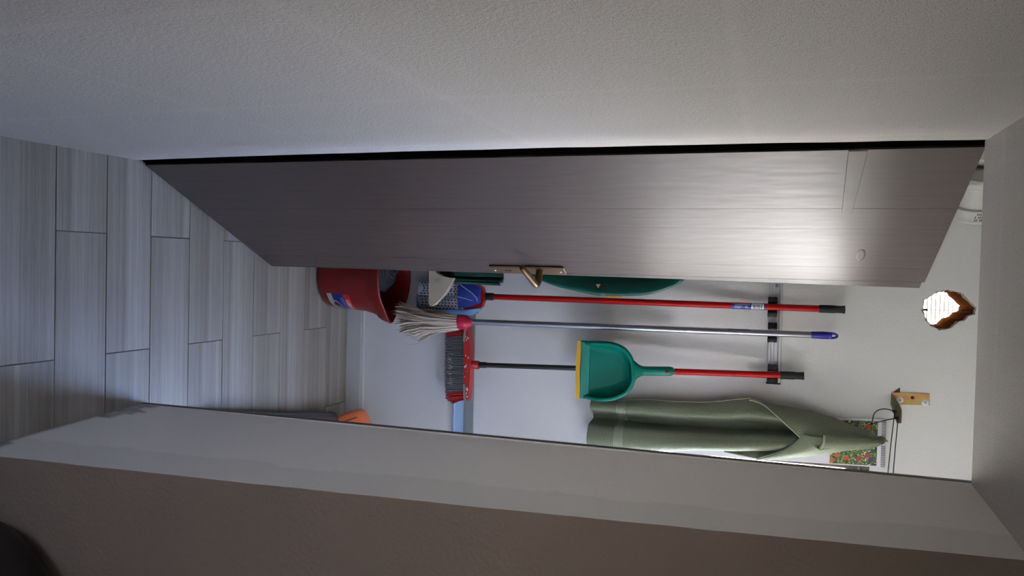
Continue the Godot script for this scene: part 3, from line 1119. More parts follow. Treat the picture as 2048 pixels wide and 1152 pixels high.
func broom() -> void:
	var t := thing("broom", "broom with grey bristles, worn red head and red and black handle, behind the teal dustpan", "broom")
	var a := Vector3(0.3722, 0.55, ZU + 0.110)
	var b := Vector3(0.3455, 1.736, ZU + 0.042)
	var st := new_st()
	tube(st, [handle_line(a, b, 1.03), handle_line(a, b, 1.35), handle_line(a, b, 1.667)], [0.0112], 20)
	obj("upper_tube", st, M.red, t)
	st = new_st()
	tube(st, [handle_line(a, b, 0.59), handle_line(a, b, 1.035)], [0.0094], 20)
	obj("lower_tube", st, M.black, t)
	st = new_st()
	tube(st, [handle_line(a, b, 0.570), handle_line(a, b, 0.573), handle_line(a, b, 0.602), handle_line(a, b, 0.608)], [0.0105, 0.0118, 0.0112, 0.0100], 20)
	obj("collar", st, M.grip, t)
	st = new_st()
	tube(st, [handle_line(a, b, 1.659), handle_line(a, b, 1.661), handle_line(a, b, 1.700), handle_line(a, b, 1.710), handle_line(a, b, 1.725), handle_line(a, b, 1.733), handle_line(a, b, 1.736)], [0.012, 0.0137, 0.0137, 0.0125, 0.0125, 0.0138, 0.013], 20)
	obj("grip", st, M.grip, t)
	# head
	var zc := ZU + 0.112
	st = new_st()
	prism(st, PackedVector2Array([Vector2(0.232, 0.532), Vector2(0.240, 0.524), Vector2(0.30, 0.5205), Vector2(0.37, 0.522), Vector2(0.44, 0.524), Vector2(0.498, 0.529), Vector2(0.510, 0.536), Vector2(0.508, 0.542), Vector2(0.48, 0.546), Vector2(0.43, 0.5495), Vector2(0.37, 0.5505), Vector2(0.31, 0.547), Vector2(0.26, 0.541), Vector2(0.236, 0.537)]), Vector3(0, 0, zc - 0.020), Vector3.RIGHT, Vector3.UP, 0.040, 0.005)
	var head := obj("head", st, M.red_plastic, t)
	st = new_st()
	tube(st, [Vector3(0.3718, 0.545, zc), Vector3(0.372, 0.552, zc), Vector3(0.3722, 0.576, zc - 0.001), Vector3(0.3722, 0.578, zc - 0.001)], [0.0165, 0.0165, 0.0162, 0.0145], 24)
	obj("socket", st, M.red_plastic, head)
	st = new_st()
	prism(st, PackedVector2Array([Vector2(0.229, 0.536), Vector2(0.236, 0.523), Vector2(0.285, 0.5195), Vector2(0.285, 0.527), Vector2(0.245, 0.530)]), Vector3(0, 0, zc - 0.023), Vector3.RIGHT, Vector3.UP, 0.046, 0.003)
	obj("bumper", st, M.grey_trim, head)
	st = new_st()
	prism(st, PackedVector2Array([Vector2(0.445, 0.5235), Vector2(0.500, 0.5265), Vector2(0.513, 0.536), Vector2(0.512, 0.543), Vector2(0.495, 0.535), Vector2(0.445, 0.531)]), Vector3(0, 0, zc - 0.023), Vector3.RIGHT, Vector3.UP, 0.046, 0.003)
	obj("bumper", st, M.grey_trim, head)
	# worn spots of bare plastic on the head
	st = new_st()
	var rng := RandomNumberGenerator.new()
	rng.seed = 33
	for i in 26:
		var x := rng.randf_range(0.25, 0.50)
		if i < 10: x = rng.randf_range(0.455, 0.50)
		var y := 0.536 + rng.randf_range(-0.008, 0.006)
		var poly := PackedVector2Array()
		var rr := rng.randf_range(0.0008, 0.0036)
		for k in 7:
			var an := TAU * k / 7.0
			poly.append(Vector2(x, y) + Vector2(cos(an) * rng.randf_range(0.9, 1.9), sin(an) * rng.randf_range(0.6, 1.0)) * rr)
		prism(st, poly, Vector3(0, 0, zc + 0.019), Vector3.RIGHT, Vector3.UP, 0.0014, 0.0)
	var worn := obj("worn_paint", st, M.plastic_white, head)
	worn.set_meta("kind", "stuff")
	# bristles
	st = new_st()
	var st2 := new_st()
	var st3 := new_st()
	for i in 1500:
		var x := rng.randf_range(0.240, 0.506)
		var z := zc + rng.randf_range(-0.018, 0.018)
		var k := (x - 0.373) / 0.135
		var y1 := 0.4465 + rng.randf_range(-0.001, 0.002) + 0.008 * maxf(0.0, k) * maxf(0.0, k) + (0.025 * smoothstep(0.86, 1.0, k))
		var x1 := x + 0.010 * maxf(k, 0.0) - 0.003 * (1.0 - absf(k)) + rng.randf_range(-0.003, 0.003) + 0.012 * minf(k, 0.0) * -1.0 + (0.008 * smoothstep(0.8, 1.0, k))
		var z1 := z * 1.0 + (z - zc) * 0.35
		var pts := [Vector3(x, 0.524, z), Vector3(lerpf(x, x1, 0.4), lerpf(0.524, y1, 0.5), lerpf(z, z1, 0.5)), Vector3(x1, y1, z1)]
		var is_red := x > 0.474 or x < 0.262
		tube(st3 if is_red else (st if i % 3 else st2), pts, [0.0016, 0.0015, 0.0009], 4, false)
	for q in [[st, M.bristle], [st2, M.bristle_dark], [st3, M.bristle_red]]:
		var o := obj("bristles", q[0], q[1], t)
		o.set_meta("kind", "stuff")
	# dust caught in the bristles
	st = new_st()
	for i in 40:
		var x := rng.randf_range(0.33, 0.45)
		tube(st, [Vector3(x, 0.468 + rng.randf_range(-0.008, 0.014), zc + 0.024), Vector3(x + rng.randf_range(-0.006, 0.006), 0.468 + rng.randf_range(-0.008, 0.014), zc + 0.027)], [0.0008], 4)
	var dust := obj("caught_dust", st, M.string, t)
	dust.set_meta("kind", "stuff")

func dustpan() -> void:
	var t := thing("dustpan", "teal plastic dustpan with a yellow rubber lip, hung on the broom handle", "dustpan")
	var zb := ZU + 0.100     # back of the pan
	# outline of the rim, from the lip's left end round to its right end
	var rim := [Vector2(0.2605, 0.969), Vector2(0.2595, 0.995), Vector2(0.2555, 1.03), Vector2(0.2535, 1.062), Vector2(0.2560, 1.095), Vector2(0.2640, 1.124), Vector2(0.278, 1.146), Vector2(0.298, 1.162), Vector2(0.323, 1.173)]
	var rim_r := [Vector2(0.4695, 0.968), Vector2(0.4685, 0.995), Vector2(0.4685, 1.03), Vector2(0.4665, 1.064), Vector2(0.4605, 1.100), Vector2(0.4500, 1.126), Vector2(0.434, 1.150), Vector2(0.412, 1.168), Vector2(0.384, 1.178)]
	var n := 40
	var L := []
	for k in n + 1:
		L.append(along(rim, float(k) / n))
	for k in range(n, -1, -1):
		L.append(along(rim_r, float(k) / n))
	# bowl: from rim outward lip, rim top, inner wall, floor
	var mid := Vector2(0.366, 1.04)
	var rows := []
	var cnt := L.size()
	for i in cnt:
		var p: Vector2 = L[i]
		var row := []
		var lip_side := clampf((p.y - 0.968) / 0.10, 0.0, 1.0)       # walls grow from the lip upwards
		var hgt := lerpf(0.006, 0.062, smoothstep(0.0, 1.0, lip_side))
		var inw := (mid - p)
		var vert := clampf((p.y - 1.06) / 0.11, 0.0, 1.0)
		var dirx := Vector2(signf(inw.x), 0)
		var dir := dirx.lerp(inw.normalized(), vert).normalized()
		for q in [[-0.001, -0.012], [0.0, 0.0], [0.0115, 0.0], [0.0125, -0.0015]]:
			row.append(Vector3(p.x + dir.x * q[0], p.y + dir.y * q[0], zb + hgt + q[1]))
		var depth := lerpf(0.010, 0.036, lip_side)
		for k in range(1, 8):
			var s := k / 7.0
			var off := 0.0125 + depth * (1.0 - cos(s * PI * 0.5)) * 0.9 + 0.004 * s
			var z := hgt - 0.0015 - (hgt - 0.006) * sin(s * PI * 0.5)
			row.append(Vector3(p.x + dir.x * off, p.y + dir.y * off, zb + z))
		rows.append(row)
	var st := new_st()
	grid(st, rows, true, 0)
	# floor of the pan
	var loop := PackedVector2Array()
	for r in rows:
		loop.append(Vector2(r[r.size() - 1].x, r[r.size() - 1].y))
	st.set_smooth_group(-1)
	var ids := Geometry2D.triangulate_polygon(loop)
	for k in range(0, ids.size(), 3):
		var a: Vector3 = rows[ids[k]][10]; var b: Vector3 = rows[ids[k + 1]][10]; var c: Vector3 = rows[ids[k + 2]][10]
		face(st, [a, b, c], Vector3(a.x, a.y, zb - 1.0))
		var back := Vector3(0, 0, -0.004)
		face(st, [a + back, b + back, c + back], Vector3(a.x, a.y, zb + 1.0))
	# outer wall
	var outw := []
	for r in rows:
		outw.append([Vector3(lerpf(r[0].x, r[10].x, 0.55), lerpf(r[0].y, r[10].y, 0.55), zb + 0.001), r[0]])
	grid(st, outw, true, 2)
	obj("pan", st, M.green, t)
	# flat ramp at the mouth
	st = new_st()
	prism(st, PackedVector2Array([Vector2(0.2625, 0.972), Vector2(0.468, 0.971), Vector2(0.4665, 1.002), Vector2(0.45, 1.004), Vector2(0.28, 1.005), Vector2(0.263, 1.003)]), Vector3(0, 0, zb + 0.004), Vector3.RIGHT, Vector3.UP, 0.006, 0.0012)
	obj("ramp", st, M.green_light, t)
	# yellow lip, slightly bowed
	st = new_st()
	var lipo := PackedVector2Array()
	for k in 13:
		var s := k / 12.0
		lipo.append(Vector2(lerpf(0.2600, 0.4695, s), 0.9575 - 0.004 * sin(PI * s)))
	lipo.append(Vector2(0.4695, 0.969))
	for k in range(12, -1, -1):
		var s := k / 12.0
		lipo.append(Vector2(lerpf(0.2600, 0.4690, s), 0.9695 + 0.0012 * sin(s * 9.0)))
	prism(st, lipo, Vector3(0, 0, zb + 0.001), Vector3.RIGHT, Vector3.UP, 0.010, 0.0015)
	obj("rubber_lip", st, M.yellow, t)
	# handle with hanging hole
	st = new_st()
	var rowsh := []
	for k in 25:
		var v := k / 24.0
		var y := lerpf(1.166, 1.3075, v)
		var hw := lerp_table([[1.166, 0.040], [1.172, 0.037], [1.178, 0.031], [1.186, 0.0235], [1.194, 0.0185], [1.205, 0.0162], [1.29, 0.0165], [1.300, 0.0150], [1.305, 0.0105], [1.3075, 0.003]], y)
		var cx := lerpf(0.3545, 0.3495, v)
		var zt := lerp_table([[1.166, 0.0605], [1.175, 0.059], [1.186, 0.050], [1.205, 0.037], [1.30, 0.026], [1.3075, 0.022]], y)
		var row := []
		for j in 17:
			var an := lerpf(PI, 0.0, j / 16.0)
			row.append(Vector3(cx + cos(an) * hw, y, zb + zt - 0.022 + 0.022 * pow(sin(an), 0.6)))
		row.append(Vector3(cx + hw * 0.8, y, zb + zt - 0.026))
		row.append(Vector3(cx - hw * 0.8, y, zb + zt - 0.026))
		row.append(row[0])
		rowsh.append(row)
	grid(st, rowsh, false, 0)
	var hd := obj("handle", st, M.green, t)
	st = new_st()
	tube(st, [Vector3(0.3515, 1.279, zb + 0.0305), Vector3(0.351, 1.290, zb + 0.0297)], [0.0042], 12)
	obj("hanging_hole", st, M.red, hd)

# ---------------------------------------------------------------- green basin, upturned brush
func build_basin_and_brush() -> void:
	var t := thing("green_basin", "dark green plastic basin hanging on the wall, half hidden by the door edge", "basin")
	var st := new_st()
	# hull: right hand profile in (x, y); the basin bellies out from the wall
	var right := [Vector2(0.000, 0.735), Vector2(0.028, 0.775), Vector2(0.050, 0.820), Vector2(0.069, 0.884), Vector2(0.082, 0.955), Vector2(0.0935, 1.022), Vector2(0.0915, 1.048), Vector2(0.0925, 1.106), Vector2(0.086, 1.196), Vector2(0.066, 1.265), Vector2(0.034, 1.325), Vector2(-0.03, 1.375)]
	var rows := []
	for k in 49:
		var v := k / 48.0
		var p: Vector2 = along(right, v)
		var row := []
		var cx := -0.14
		for j in 25:
			var s := j / 24.0          # from rim at the right to rim at the left
			var an := PI * s
			var x := cx + cos(an) * (p.x - cx)
			row.append(Vector3(x, p.y, ZU + 0.012 + 0.075 + 0.040 * (pow(absf(cos(an)), 3.0))))
		rows.append(row)
	# rim band: from wall edge to front edge, then dished inwards
	var rimrows := []
	for k in 49:
		var v := k / 48.0
		var p: Vector2 = along(right, v)
		var cy := 1.09
		var cx := -0.14
		var c := Vector2(cx, lerpf(p.y, cy, 0.35))
		var row := []
		for q in [[0.90, 0.004], [0.965, 0.04], [1.0, 0.098], [0.985, 0.104], [0.93, 0.100], [0.86, 0.092], [0.78, 0.070], [0.70, 0.040], [0.6, 0.02], [0.2, 0.014], [0.0, 0.014]]:
			var w := c.lerp(p, q[0])
			row.append(Vector3(w.x, w.y, ZU + q[1]))
		rimrows.append(row)
	grid(st, rimrows, false, 0)
	var mirror := []
	for row in rimrows:
		var m := []
		for q in row: m.append(Vector3(-0.28 - q.x, q.y, q.z))
		mirror.append(m)
	grid(st, mirror, true, 0)
	obj("shell", st, M.dark_green, t)
	st = new_st()
	prism(st, PackedVector2Array([Vector2(0.088, 1.047), Vector2(0.0965, 1.053), Vector2(0.0995, 1.080), Vector2(0.0965, 1.108), Vector2(0.089, 1.115)]), Vector3(0, 0, ZU + 0.085), Vector3.RIGHT, Vector3.UP, 0.012, 0.002)
	obj("yellow_tab", st, M.yellow, t)
	st = new_st()
	prism(st, PackedVector2Array([Vector2(0.052, 1.018), Vector2(0.0665, 1.026), Vector2(0.052, 1.035)]), Vector3(0, 0, ZU + 0.098), Vector3.RIGHT, Vector3.UP, 0.0055, 0.0)
	obj("sticker", st, M.tan, t)
	st = new_st()
	box_between(st, Vector3(0.052, 1.0555, ZU + 0.096), Vector3(0.091, 1.0575, ZU + 0.1045), 0.0)
	obj("seam", st, M.black, t)

	# scrubbing broom standing head up behind the door
	var b := thing("upturned_broom", "upturned broom with cream head and dark green bristles beside the door edge", "broom")
	var zc := ZU + 0.225
	st = new_st()
	var head := PackedVector2Array([Vector2(-0.15, 0.426), Vector2(0.10, 0.426), Vector2(0.138, 0.427), Vector2(0.147, 0.430), Vector2(0.1485, 0.438), Vector2(0.142, 0.450), Vector2(0.129, 0.463), Vector2(0.113, 0.478), Vector2(0.097, 0.492), Vector2(0.070, 0.508), Vector2(0.043, 0.521), Vector2(0.041, 0.500), Vector2(0.037, 0.480), Vector2(0.029, 0.460), Vector2(0.015, 0.447), Vector2(-0.01, 0.440), Vector2(-0.15, 0.438)])
	prism(st, head, Vector3(0, 0, zc), Vector3.RIGHT, Vector3.UP, 0.026, 0.004)
	obj("head", st, M.cream, b)
	st = new_st()
	tube(st, [Vector3(-0.135, 0.001, zc + 0.013), Vector3(-0.135, 0.427, zc + 0.013)], [0.0125], 16)
	obj("handle", st, M.cream, b)
	var rng := RandomNumberGenerator.new()
	rng.seed = 51
	st = new_st()
	for i in 420:
		var x := rng.randf_range(-0.14, 0.062)
		var z := zc + rng.randf_range(-0.030, -0.004)
		var top := 0.697 + rng.randf_range(-0.003, 0.003) - (0.012 if x > 0.051 else 0.0)
		var x1 := x + rng.randf_range(-0.003, 0.003)
		tube(st, [Vector3(x, 0.440, z), Vector3((x + x1) * 0.5, 0.57, z), Vector3(x1, top, z)], [0.0022, 0.0021, 0.0017], 4, true)
	box_between(st, Vector3(-0.145, 0.428, zc - 0.034), Vector3(0.066, 0.47, zc - 0.0005), 0.003)
	var br := obj("bristles", st, M.bristle_green, b)
	br.set_meta("kind", "stuff")

# ---------------------------------------------------------------- bucket
func build_bucket() -> void:
	var c := Vector3(0.047, 0, -2.672)
	var t := thing("bucket", "red plastic bucket with a pouring spout and blue label on the floor", "bucket", c)
	var n := 64
	var rad := func(an: float, r: float, y: float) -> float:
		# oval, drawn out into a spout at an = spout direction near the rim
		var d := angle_difference(an, 0.30)
		var sp := 0.030 * exp(-d * d / 0.06) * smoothstep(0.17, 0.275, y)
		return r + sp
	var prof_out := [[0.0, 0.002], [0.106, 0.002], [0.116, 0.010], [0.120, 0.03], [0.126, 0.10], [0.132, 0.17], [0.1345, 0.215], [0.1355, 0.222], [0.143, 0.228], [0.1445, 0.245], [0.146, 0.266], [0.1485, 0.271], [0.1475, 0.2765], [0.143, 0.278], [0.1385, 0.272], [0.135, 0.24], [0.128, 0.17], [0.122, 0.09], [0.114, 0.02], [0.0, 0.012]]
	var rows := []
	for q in prof_out:
		var row := []
		for k in n + 1:
			var an := TAU * k / n
			var r: float = rad.call(an, q[0], q[1]) if q[0] > 0.0 else 0.0
			var yy: float = q[1]
			if q[1] > 0.2: yy += 0.010 * exp(-pow(angle_difference(an, 0.30), 2) / 0.09)
			row.append(Vector3(cos(an) * r * 1.0, yy, sin(an) * r * 0.92))
		rows.append(row)
	var st := new_st()
	grid(st, rows, false, 0)
	obj("tub", st, M.bucket, t)
	# wire handle lying back
	st = new_st()
	var pts := []
	for k in 25:
		var an := PI * k / 24.0
		pts.append(Vector3(-0.150 + 0.02 * sin(an), 0.225 - 0.03 * sin(an), cos(an) * 0.135) if false else Vector3(-cos(an) * 0.152, 0.232 - 0.02 * sin(an), -sin(an) * 0.150 - 0.002))
	tube(st, pts, [0.003], 8)
	obj("wire_handle", st, M.steel, t)
	# printed label
	var im := Image.create(256, 192, false, Image.FORMAT_RGB8)
	var navy := Color(0.10, 0.12, 0.42)
	im.fill(navy)
	im.fill_rect(Rect2i(0, 0, 256, 52), Color(0.70, 0.07, 0.07))
	im.fill_rect(Rect2i(40, 60, 216, 12), Color(0.38, 0.46, 0.72))
	im.fill_rect(Rect2i(40, 80, 216, 8), Color(0.30, 0.38, 0.66))
	im.fill_rect(Rect2i(0, 150, 256, 42), Color(0.62, 0.60, 0.56))
	for y in range(95, 175):
		for x in range(70, 230):
			var e := pow((x - 150.0) / 70.0, 2) + pow((y - 140.0) / 34.0, 2)
			if e < 1.0: im.set_pixel(x, y, Color(0.60, 0.58, 0.54))
			if e < 0.5: im.set_pixel(x, y, Color(0.16, 0.18, 0.19))
			if pow((x - 195.0) / 18.0, 2) + pow((y - 118.0) / 13.0, 2) < 1.0: im.set_pixel(x, y, Color(0.65, 0.25, 0.32))
	var glyphs := {"v": ["10001", "10001", "10001", "01010", "00100"], "i": ["1", "0", "1", "1", "1"], "l": ["1", "1", "1", "1", "1"], "e": ["0110", "1001", "1111", "1000", "0111"], "d": ["0001", "0001", "0111", "1001", "0111"], "a": ["0110", "0001", "0111", "1001", "0111"]}
	var gx := 60
	for ch in ["v", "i", "l", "e", "d", "a"]:
		var g: Array = glyphs[ch]
		for r in 5:
			for q in g[r].length():
				if g[r][q] == "1": im.fill_rect(Rect2i(gx + q * 6, 12 + r * 7, 6, 7), Color(0.95, 0.92, 0.86))
		gx += g[0].length() * 6 + 6
	var lm := mat(Color.WHITE, 0.35)
	lm.albedo_texture = ImageTexture.create_from_image(im)
	st = new_st()
	rows = []
	for j in 7:
		var y := lerpf(0.042, 0.140, j / 6.0)
		var r := lerpf(0.120, 0.1292, (y - 0.03) / 0.11) + 0.0010
		var row := []
		for k in 13:
			var an := lerpf(1.02, 0.16, k / 12.0)
			row.append(Vector3(cos(an) * r, y, sin(an) * r * 0.92))
		rows.append(row)
	grid(st, rows, false, 0, true)
	obj("label", st, lm, t)
	# crumpled dark rag on the far side inside
	var rag := thing("rag", "crumpled dark grey rag lying in the red bucket", "rag", c + Vector3(-0.028, 0.212, -0.025))
	st = new_st()
	for k in 7:
		var rr := 0.02 + k * 0.0095
		var ring := []
		for j in 29:
			var an := TAU * j / 28.0
			ring.append(Vector3(cos(an) * rr, 0.045 - k * 0.006 + 0.005 * sin(an * 3.0 + k), sin(an) * rr * 0.92))
		tube(st, ring, [0.0085], 8, false)
	lathe(st, [[0.0, -0.03], [0.075, -0.03], [0.083, -0.005], [0.07, 0.012], [0.045, 0.028], [0.02, 0.044], [0.0, 0.046]], 24)
	obj("rag_fold", st, M.rag, rag)

# ---------------------------------------------------------------- towel, calendar, bracket, cords
func flower_print() -> Image:
	var w := 384; var h := 320
	var im := Image.create(w, h, false, Image.FORMAT_RGB8)
	im.fill(Color(0.11, 0.22, 0.12))
	var rng := RandomNumberGenerator.new()
	rng.seed = 88
	var leafs := [Color(0.14, 0.36, 0.20), Color(0.22, 0.42, 0.22), Color(0.09, 0.26, 0.16), Color(0.50, 0.50, 0.14), Color(0.74, 0.64, 0.20), Color(0.86, 0.87, 0.83), Color(0.80, 0.80, 0.66), Color(0.66, 0.58, 0.20), Color(0.30, 0.45, 0.28), Color(0.16, 0.33, 0.24)]
	for i in 1500:
		var x := rng.randf() * w; var y := rng.randf() * h
		var an := rng.randf() * TAU
		var a := rng.randf_range(6, 15); var b := rng.randf_range(2.5, 5.0)
		var col: Color = leafs[rng.randi() % leafs.size()]
		if col.r > 0.7: a *= 0.6
		for dy in range(-13, 14):
			for dx in range(-13, 14):
				var px := int(x) + dx; var py := int(y) + dy
				if px < 0 or py < 0 or px >= w or py >= h: continue
				var q := Vector2(dx, dy).rotated(an)
				if pow(q.x / a, 2) + pow(q.y / b, 2) < 1.0: im.set_pixel(px, py, col)
	var blooms := [[0.14, 0.20, 0], [0.14, 0.46, 1], [0.14, 0.72, 0], [0.50, 0.10, 0], [0.78, 0.20, 0], [0.86, 0.38, 0], [0.86, 0.64, 2], [0.80, 0.85, 2], [0.86, 0.12, 1], [0.92, 0.95, 2], [0.40, 0.5, 0], [0.5, 0.85, 1]]
	for q in blooms:
		var col: Color = [Color(0.80, 0.22, 0.14), Color(0.30, 0.22, 0.52), Color(0.88, 0.38, 0.16)][q[2]]
		var r := 21.0
		for dy in range(-24, 25):
			for dx in range(-24, 25):
				var px := int(q[0] * w) + dx; var py := int(q[1] * h) + dy
				if px < 0 or py < 0 or px >= w or py >= h: continue
				var an := atan2(dy, dx)
				var d := Vector2(dx, dy).length()
				if d < r * (0.92 + 0.08 * cos(an * 5.0)):
					im.set_pixel(px, py, col.darkened(0.22 * absf(sin(an * 2.5 + d * 0.35))))
	return im

func build_towel_corner() -> void:
	# calendar
	var cal := thing("calendar", "long spiral-bound wall calendar with a flower picture, behind the green towel", "calendar")
	var zc := ZU + 0.0062
	var st := new_st()
	prism(st, PackedVector2Array([Vector2(0.4790, 1.999), Vector2(0.5060, 1.298), Vector2(0.661, 1.298), Vector2(0.6425, 1.999)]), Vector3(0, 0, zc), Vector3.RIGHT, Vector3.UP, 0.002, 0.0004)
	obj("sheet", st, M.paper, cal)
	var pm := mat(Color.WHITE, 0.5)
	pm.albedo_texture = ImageTexture.create_from_image(flower_print())
	st = new_st()
	grid(st, [[Vector3(0.4945, 1.829, zc + 0.0026), Vector3(0.6440, 1.829, zc + 0.0026)], [Vector3(0.4865, 1.976, zc + 0.0026), Vector3(0.6380, 1.976, zc + 0.0026)]], false, 0, true)
	obj("picture", st, pm, cal)
	for k in 26:
		if k in [12, 13]: continue
		st = new_st()
		var x := lerpf(0.4835, 0.638, k / 25.0)
		var ring := []
		for j in 13:
			var an := TAU * j / 12.0
			ring.append(Vector3(x, 1.9945 + cos(an) * 0.0058, zc + 0.001 + sin(an) * 0.0058))
		tube(st, ring, [0.0009], 6, false)
		obj("spiral_ring", st, M.navy if false else M.case_grey, cal)

	# towel
	var t := thing("towel", "thick sage green bath towel hanging folded from a wall hook", "towel")
	var left := [[1.004, 0.4725], [1.06, 0.472], [1.114, 0.478], [1.16, 0.470], [1.221, 0.465], [1.30, 0.4655], [1.396, 0.461], [1.464, 0.452], [1.52, 0.441], [1.563, 0.4345], [1.60, 0.440], [1.66, 0.45], [1.757, 0.4615], [1.83, 0.480], [1.883, 0.4985], [1.944, 0.512], [1.97, 0.530], [1.992, 0.5385]]
	var right := [[1.004, 0.662], [1.10, 0.664], [1.209, 0.650], [1.30, 0.640], [1.40, 0.6285], [1.50, 0.622], [1.60, 0.612], [1.70, 0.600], [1.80, 0.585], [1.90, 0.565], [1.97, 0.553], [1.992, 0.546]]
	# where the front roll of the lower part begins (its left edge), by height
	var ridge := [[1.004, 0.5535], [1.10, 0.5545], [1.227, 0.5560], [1.35, 0.5560], [1.48, 0.5520], [1.60, 0.5440], [1.70, 0.540], [1.80, 0.535], [1.992, 0.54]]
	var body := func(u: float, v: float) -> Vector3:
		var y := lerpf(1.004, 1.90, v)
		var xl := lerp_table(left, y); var xr := lerp_table(right, y); var xm := lerp_table(ridge, y)
		var x: float
		var z: float
		if u < 0.5:
			var s := u / 0.5
			x = lerpf(xl, xm + 0.004, s)
			z = 0.040 + 0.040 * sin(PI * minf(s * 1.35, 1.0)) + 0.008 * sin(s * 9.0 + v * 4.0) * (1.0 - s) - 0.030 * smoothstep(0.35, 0.95, s)
		else:
			var s := (u - 0.5) / 0.5
			x = lerpf(xm, xr, 1.0 - pow(1.0 - s, 1.25)) - 0.004 * sin(PI * clampf(s * 4.0, 0.0, 1.0))
			z = 0.020 + 0.104 * pow(sin(PI * clampf(0.10 + s * 0.84, 0.0, 1.0)), 0.55) - 0.010 * s + 0.003 * sin(v * 9.0 + s * 5.0)
			z = lerpf(0.012, z, smoothstep(0.0, 0.10, s))
		z *= lerpf(1.0, 0.72, smoothstep(0.72, 1.0, v))
		return Vector3(x, y, ZU + z + 0.006)
	st = new_st()
	cloth(st, body, 96, 130, 0.005)
	obj("hanging_fold", st, M.terry, t)
	# woven band with ribs near the hem
	st = new_st()
	for k in 7:
		var rows := []
		for q in [[-0.0001, -0.001], [0.0004, 0.0018], [0.0024, 0.0022], [0.0036, 0.0018], [0.0041, -0.001]]:
			var row := []
			for j in 97:
				var v: float = (1.1005 + k * 0.0048 + q[0] - 1.004) / 0.896
				var p: Vector3 = body.call(j / 96.0, v)
				var p2: Vector3 = body.call(minf(j / 96.0 + 0.004, 1.0), v)
				var p3: Vector3 = body.call(maxf(j / 96.0 - 0.004, 0.0), v)
				var nn := (p2 - p3).cross(Vector3.UP).normalized()
				row.append(p + nn * q[1])
			rows.append(row)
		grid(st, rows, false, 0)
	obj("ribbed_band", st, M.terry_flat, t)
	# layer behind, peeping out under the hem
	st = new_st()
	cloth(st, func(u: float, v: float) -> Vector3:
		return Vector3(lerpf(0.578, 0.668, u), lerpf(0.990 + 0.006 * sin(u * 3.0), 1.10, v), ZU + 0.028 + 0.008 * sin(u * 5.0)), 12, 10, 0.005)
	obj("back_fold", st, M.terry, t)
	# upper flap that crosses in front from upper left, with its hem running diagonally
	st = new_st()
	var hem := [Vector2(0.4345, 1.561), Vector2(0.4450, 1.605), Vector2(0.4660, 1.640), Vector2(0.5020, 1.685), Vector2(0.5400, 1.728), Vector2(0.5560, 1.752), Vector2(0.5740, 1.790)]
	var topl := [Vector2(0.4340, 1.563), Vector2(0.4440, 1.629), Vector2(0.4600, 1.757), Vector2(0.4970, 1.883), Vector2(0.5120, 1.944), Vector2(0.5330, 1.978), Vector2(0.5400, 1.990)]
	var flap := func(u: float, v: float) -> Vector3:
		var a: Vector2 = along(topl, v)
		var b: Vector2 = along(hem, v)
		var p := a.lerp(b, u)
		var z := 0.060 + 0.052 * sin(u * PI * 0.5) * smoothstep(0.0, 0.45, v) + 0.006 * sin(v * 9.0 + u * 3.0)
		z = lerpf(z, 0.05 + 0.075 * u, smoothstep(0.8, 1.0, v))
		return Vector3(p.x, p.y, ZU + z + 0.018 * smoothstep(0.2, 0.8, u))
	cloth(st, flap, 36, 60, 0.005)
	var fl := obj("crossing_flap", st, M.terry, t)
	st = new_st()
	var hp := []
	for k in 41:
		hp.append(flap.call(1.0, k / 40.0) + Vector3(0, 0, 0.001))
	tube(st, hp, [0.0024], 8)
	obj("hem", st, M.terry_flat, fl)
	st = new_st()
	var el := []
	for k in 61:
		el.append(body.call(0.0, k / 60.0 * 0.63) + Vector3(-0.0005, 0, -0.0015))
	tube(st, el, [0.0026], 8)
	obj("side_hem", st, M.terry_flat, t)
	# side lobe on the right, with ribs across
	st = new_st()
	var lo := [Vector2(0.5280, 1.734), Vector2(0.5511, 1.719), Vector2(0.5842, 1.681), Vector2(0.6070, 1.642), Vector2(0.6220, 1.612), Vector2(0.6326, 1.594)]
	var hi := [Vector2(0.5440, 1.984), Vector2(0.5623, 1.946), Vector2(0.5745, 1.884), Vector2(0.5975, 1.808), Vector2(0.6178, 1.730), Vector2(0.6335, 1.598)]
	var lobe := func(u: float, v: float) -> Vector3:
		var a: Vector2 = along(lo, v)
		var b: Vector2 = along(hi, v)
		var p := a.lerp(b, u)
		var z := 0.137 + 0.012 * sin(PI * u) - 0.050 * v * v - 0.060 * u
		return Vector3(p.x, p.y, ZU + z + 0.004 * sin(u * 8.0))
	cloth(st, lobe, 40, 40, 0.006)
	var lb := obj("side_lobe", st, M.terry, t)
	st = new_st()
	var lh := []
	for k in 31: lh.append(lobe.call(0.0, k / 30.0) + Vector3(0, 0, 0.0008))
	tube(st, lh, [0.0021], 8)
	obj("hem", st, M.terry_flat, lb)
	st = new_st()
	var fa0 := [Vector2(0.615, 1.480), Vector2(0.612, 1.55), Vector2(0.603, 1.62), Vector2(0.585, 1.70), Vector2(0.560, 1.74)]
	var fb0 := [Vector2(0.6245, 1.482), Vector2(0.634, 1.545), Vector2(0.6385, 1.594), Vector2(0.622, 1.66), Vector2(0.585, 1.74)]
	cloth(st, func(u: float, v: float) -> Vector3:
		var p: Vector2 = along(fa0, v).lerp(along(fb0, v), u)
		return Vector3(p.x, p.y, ZU + 0.036 + 0.022 * u), 10, 30, 0.005)
	obj("inner_fold", st, M.terry, t)
	st = new_st()
	for k in 8:
		var pts := []
		for j in 25:
			var v := j / 24.0
			var p: Vector3 = lobe.call(clampf(lerpf(0.06, 0.50, k / 7.0) + 0.30 * (v - 0.5), 0.02, 0.98), lerpf(0.06, 0.62, v))
			pts.append(p + Vector3(0.0006, 0, 0.0016))
		tube(st, pts, [0.0034], 6)
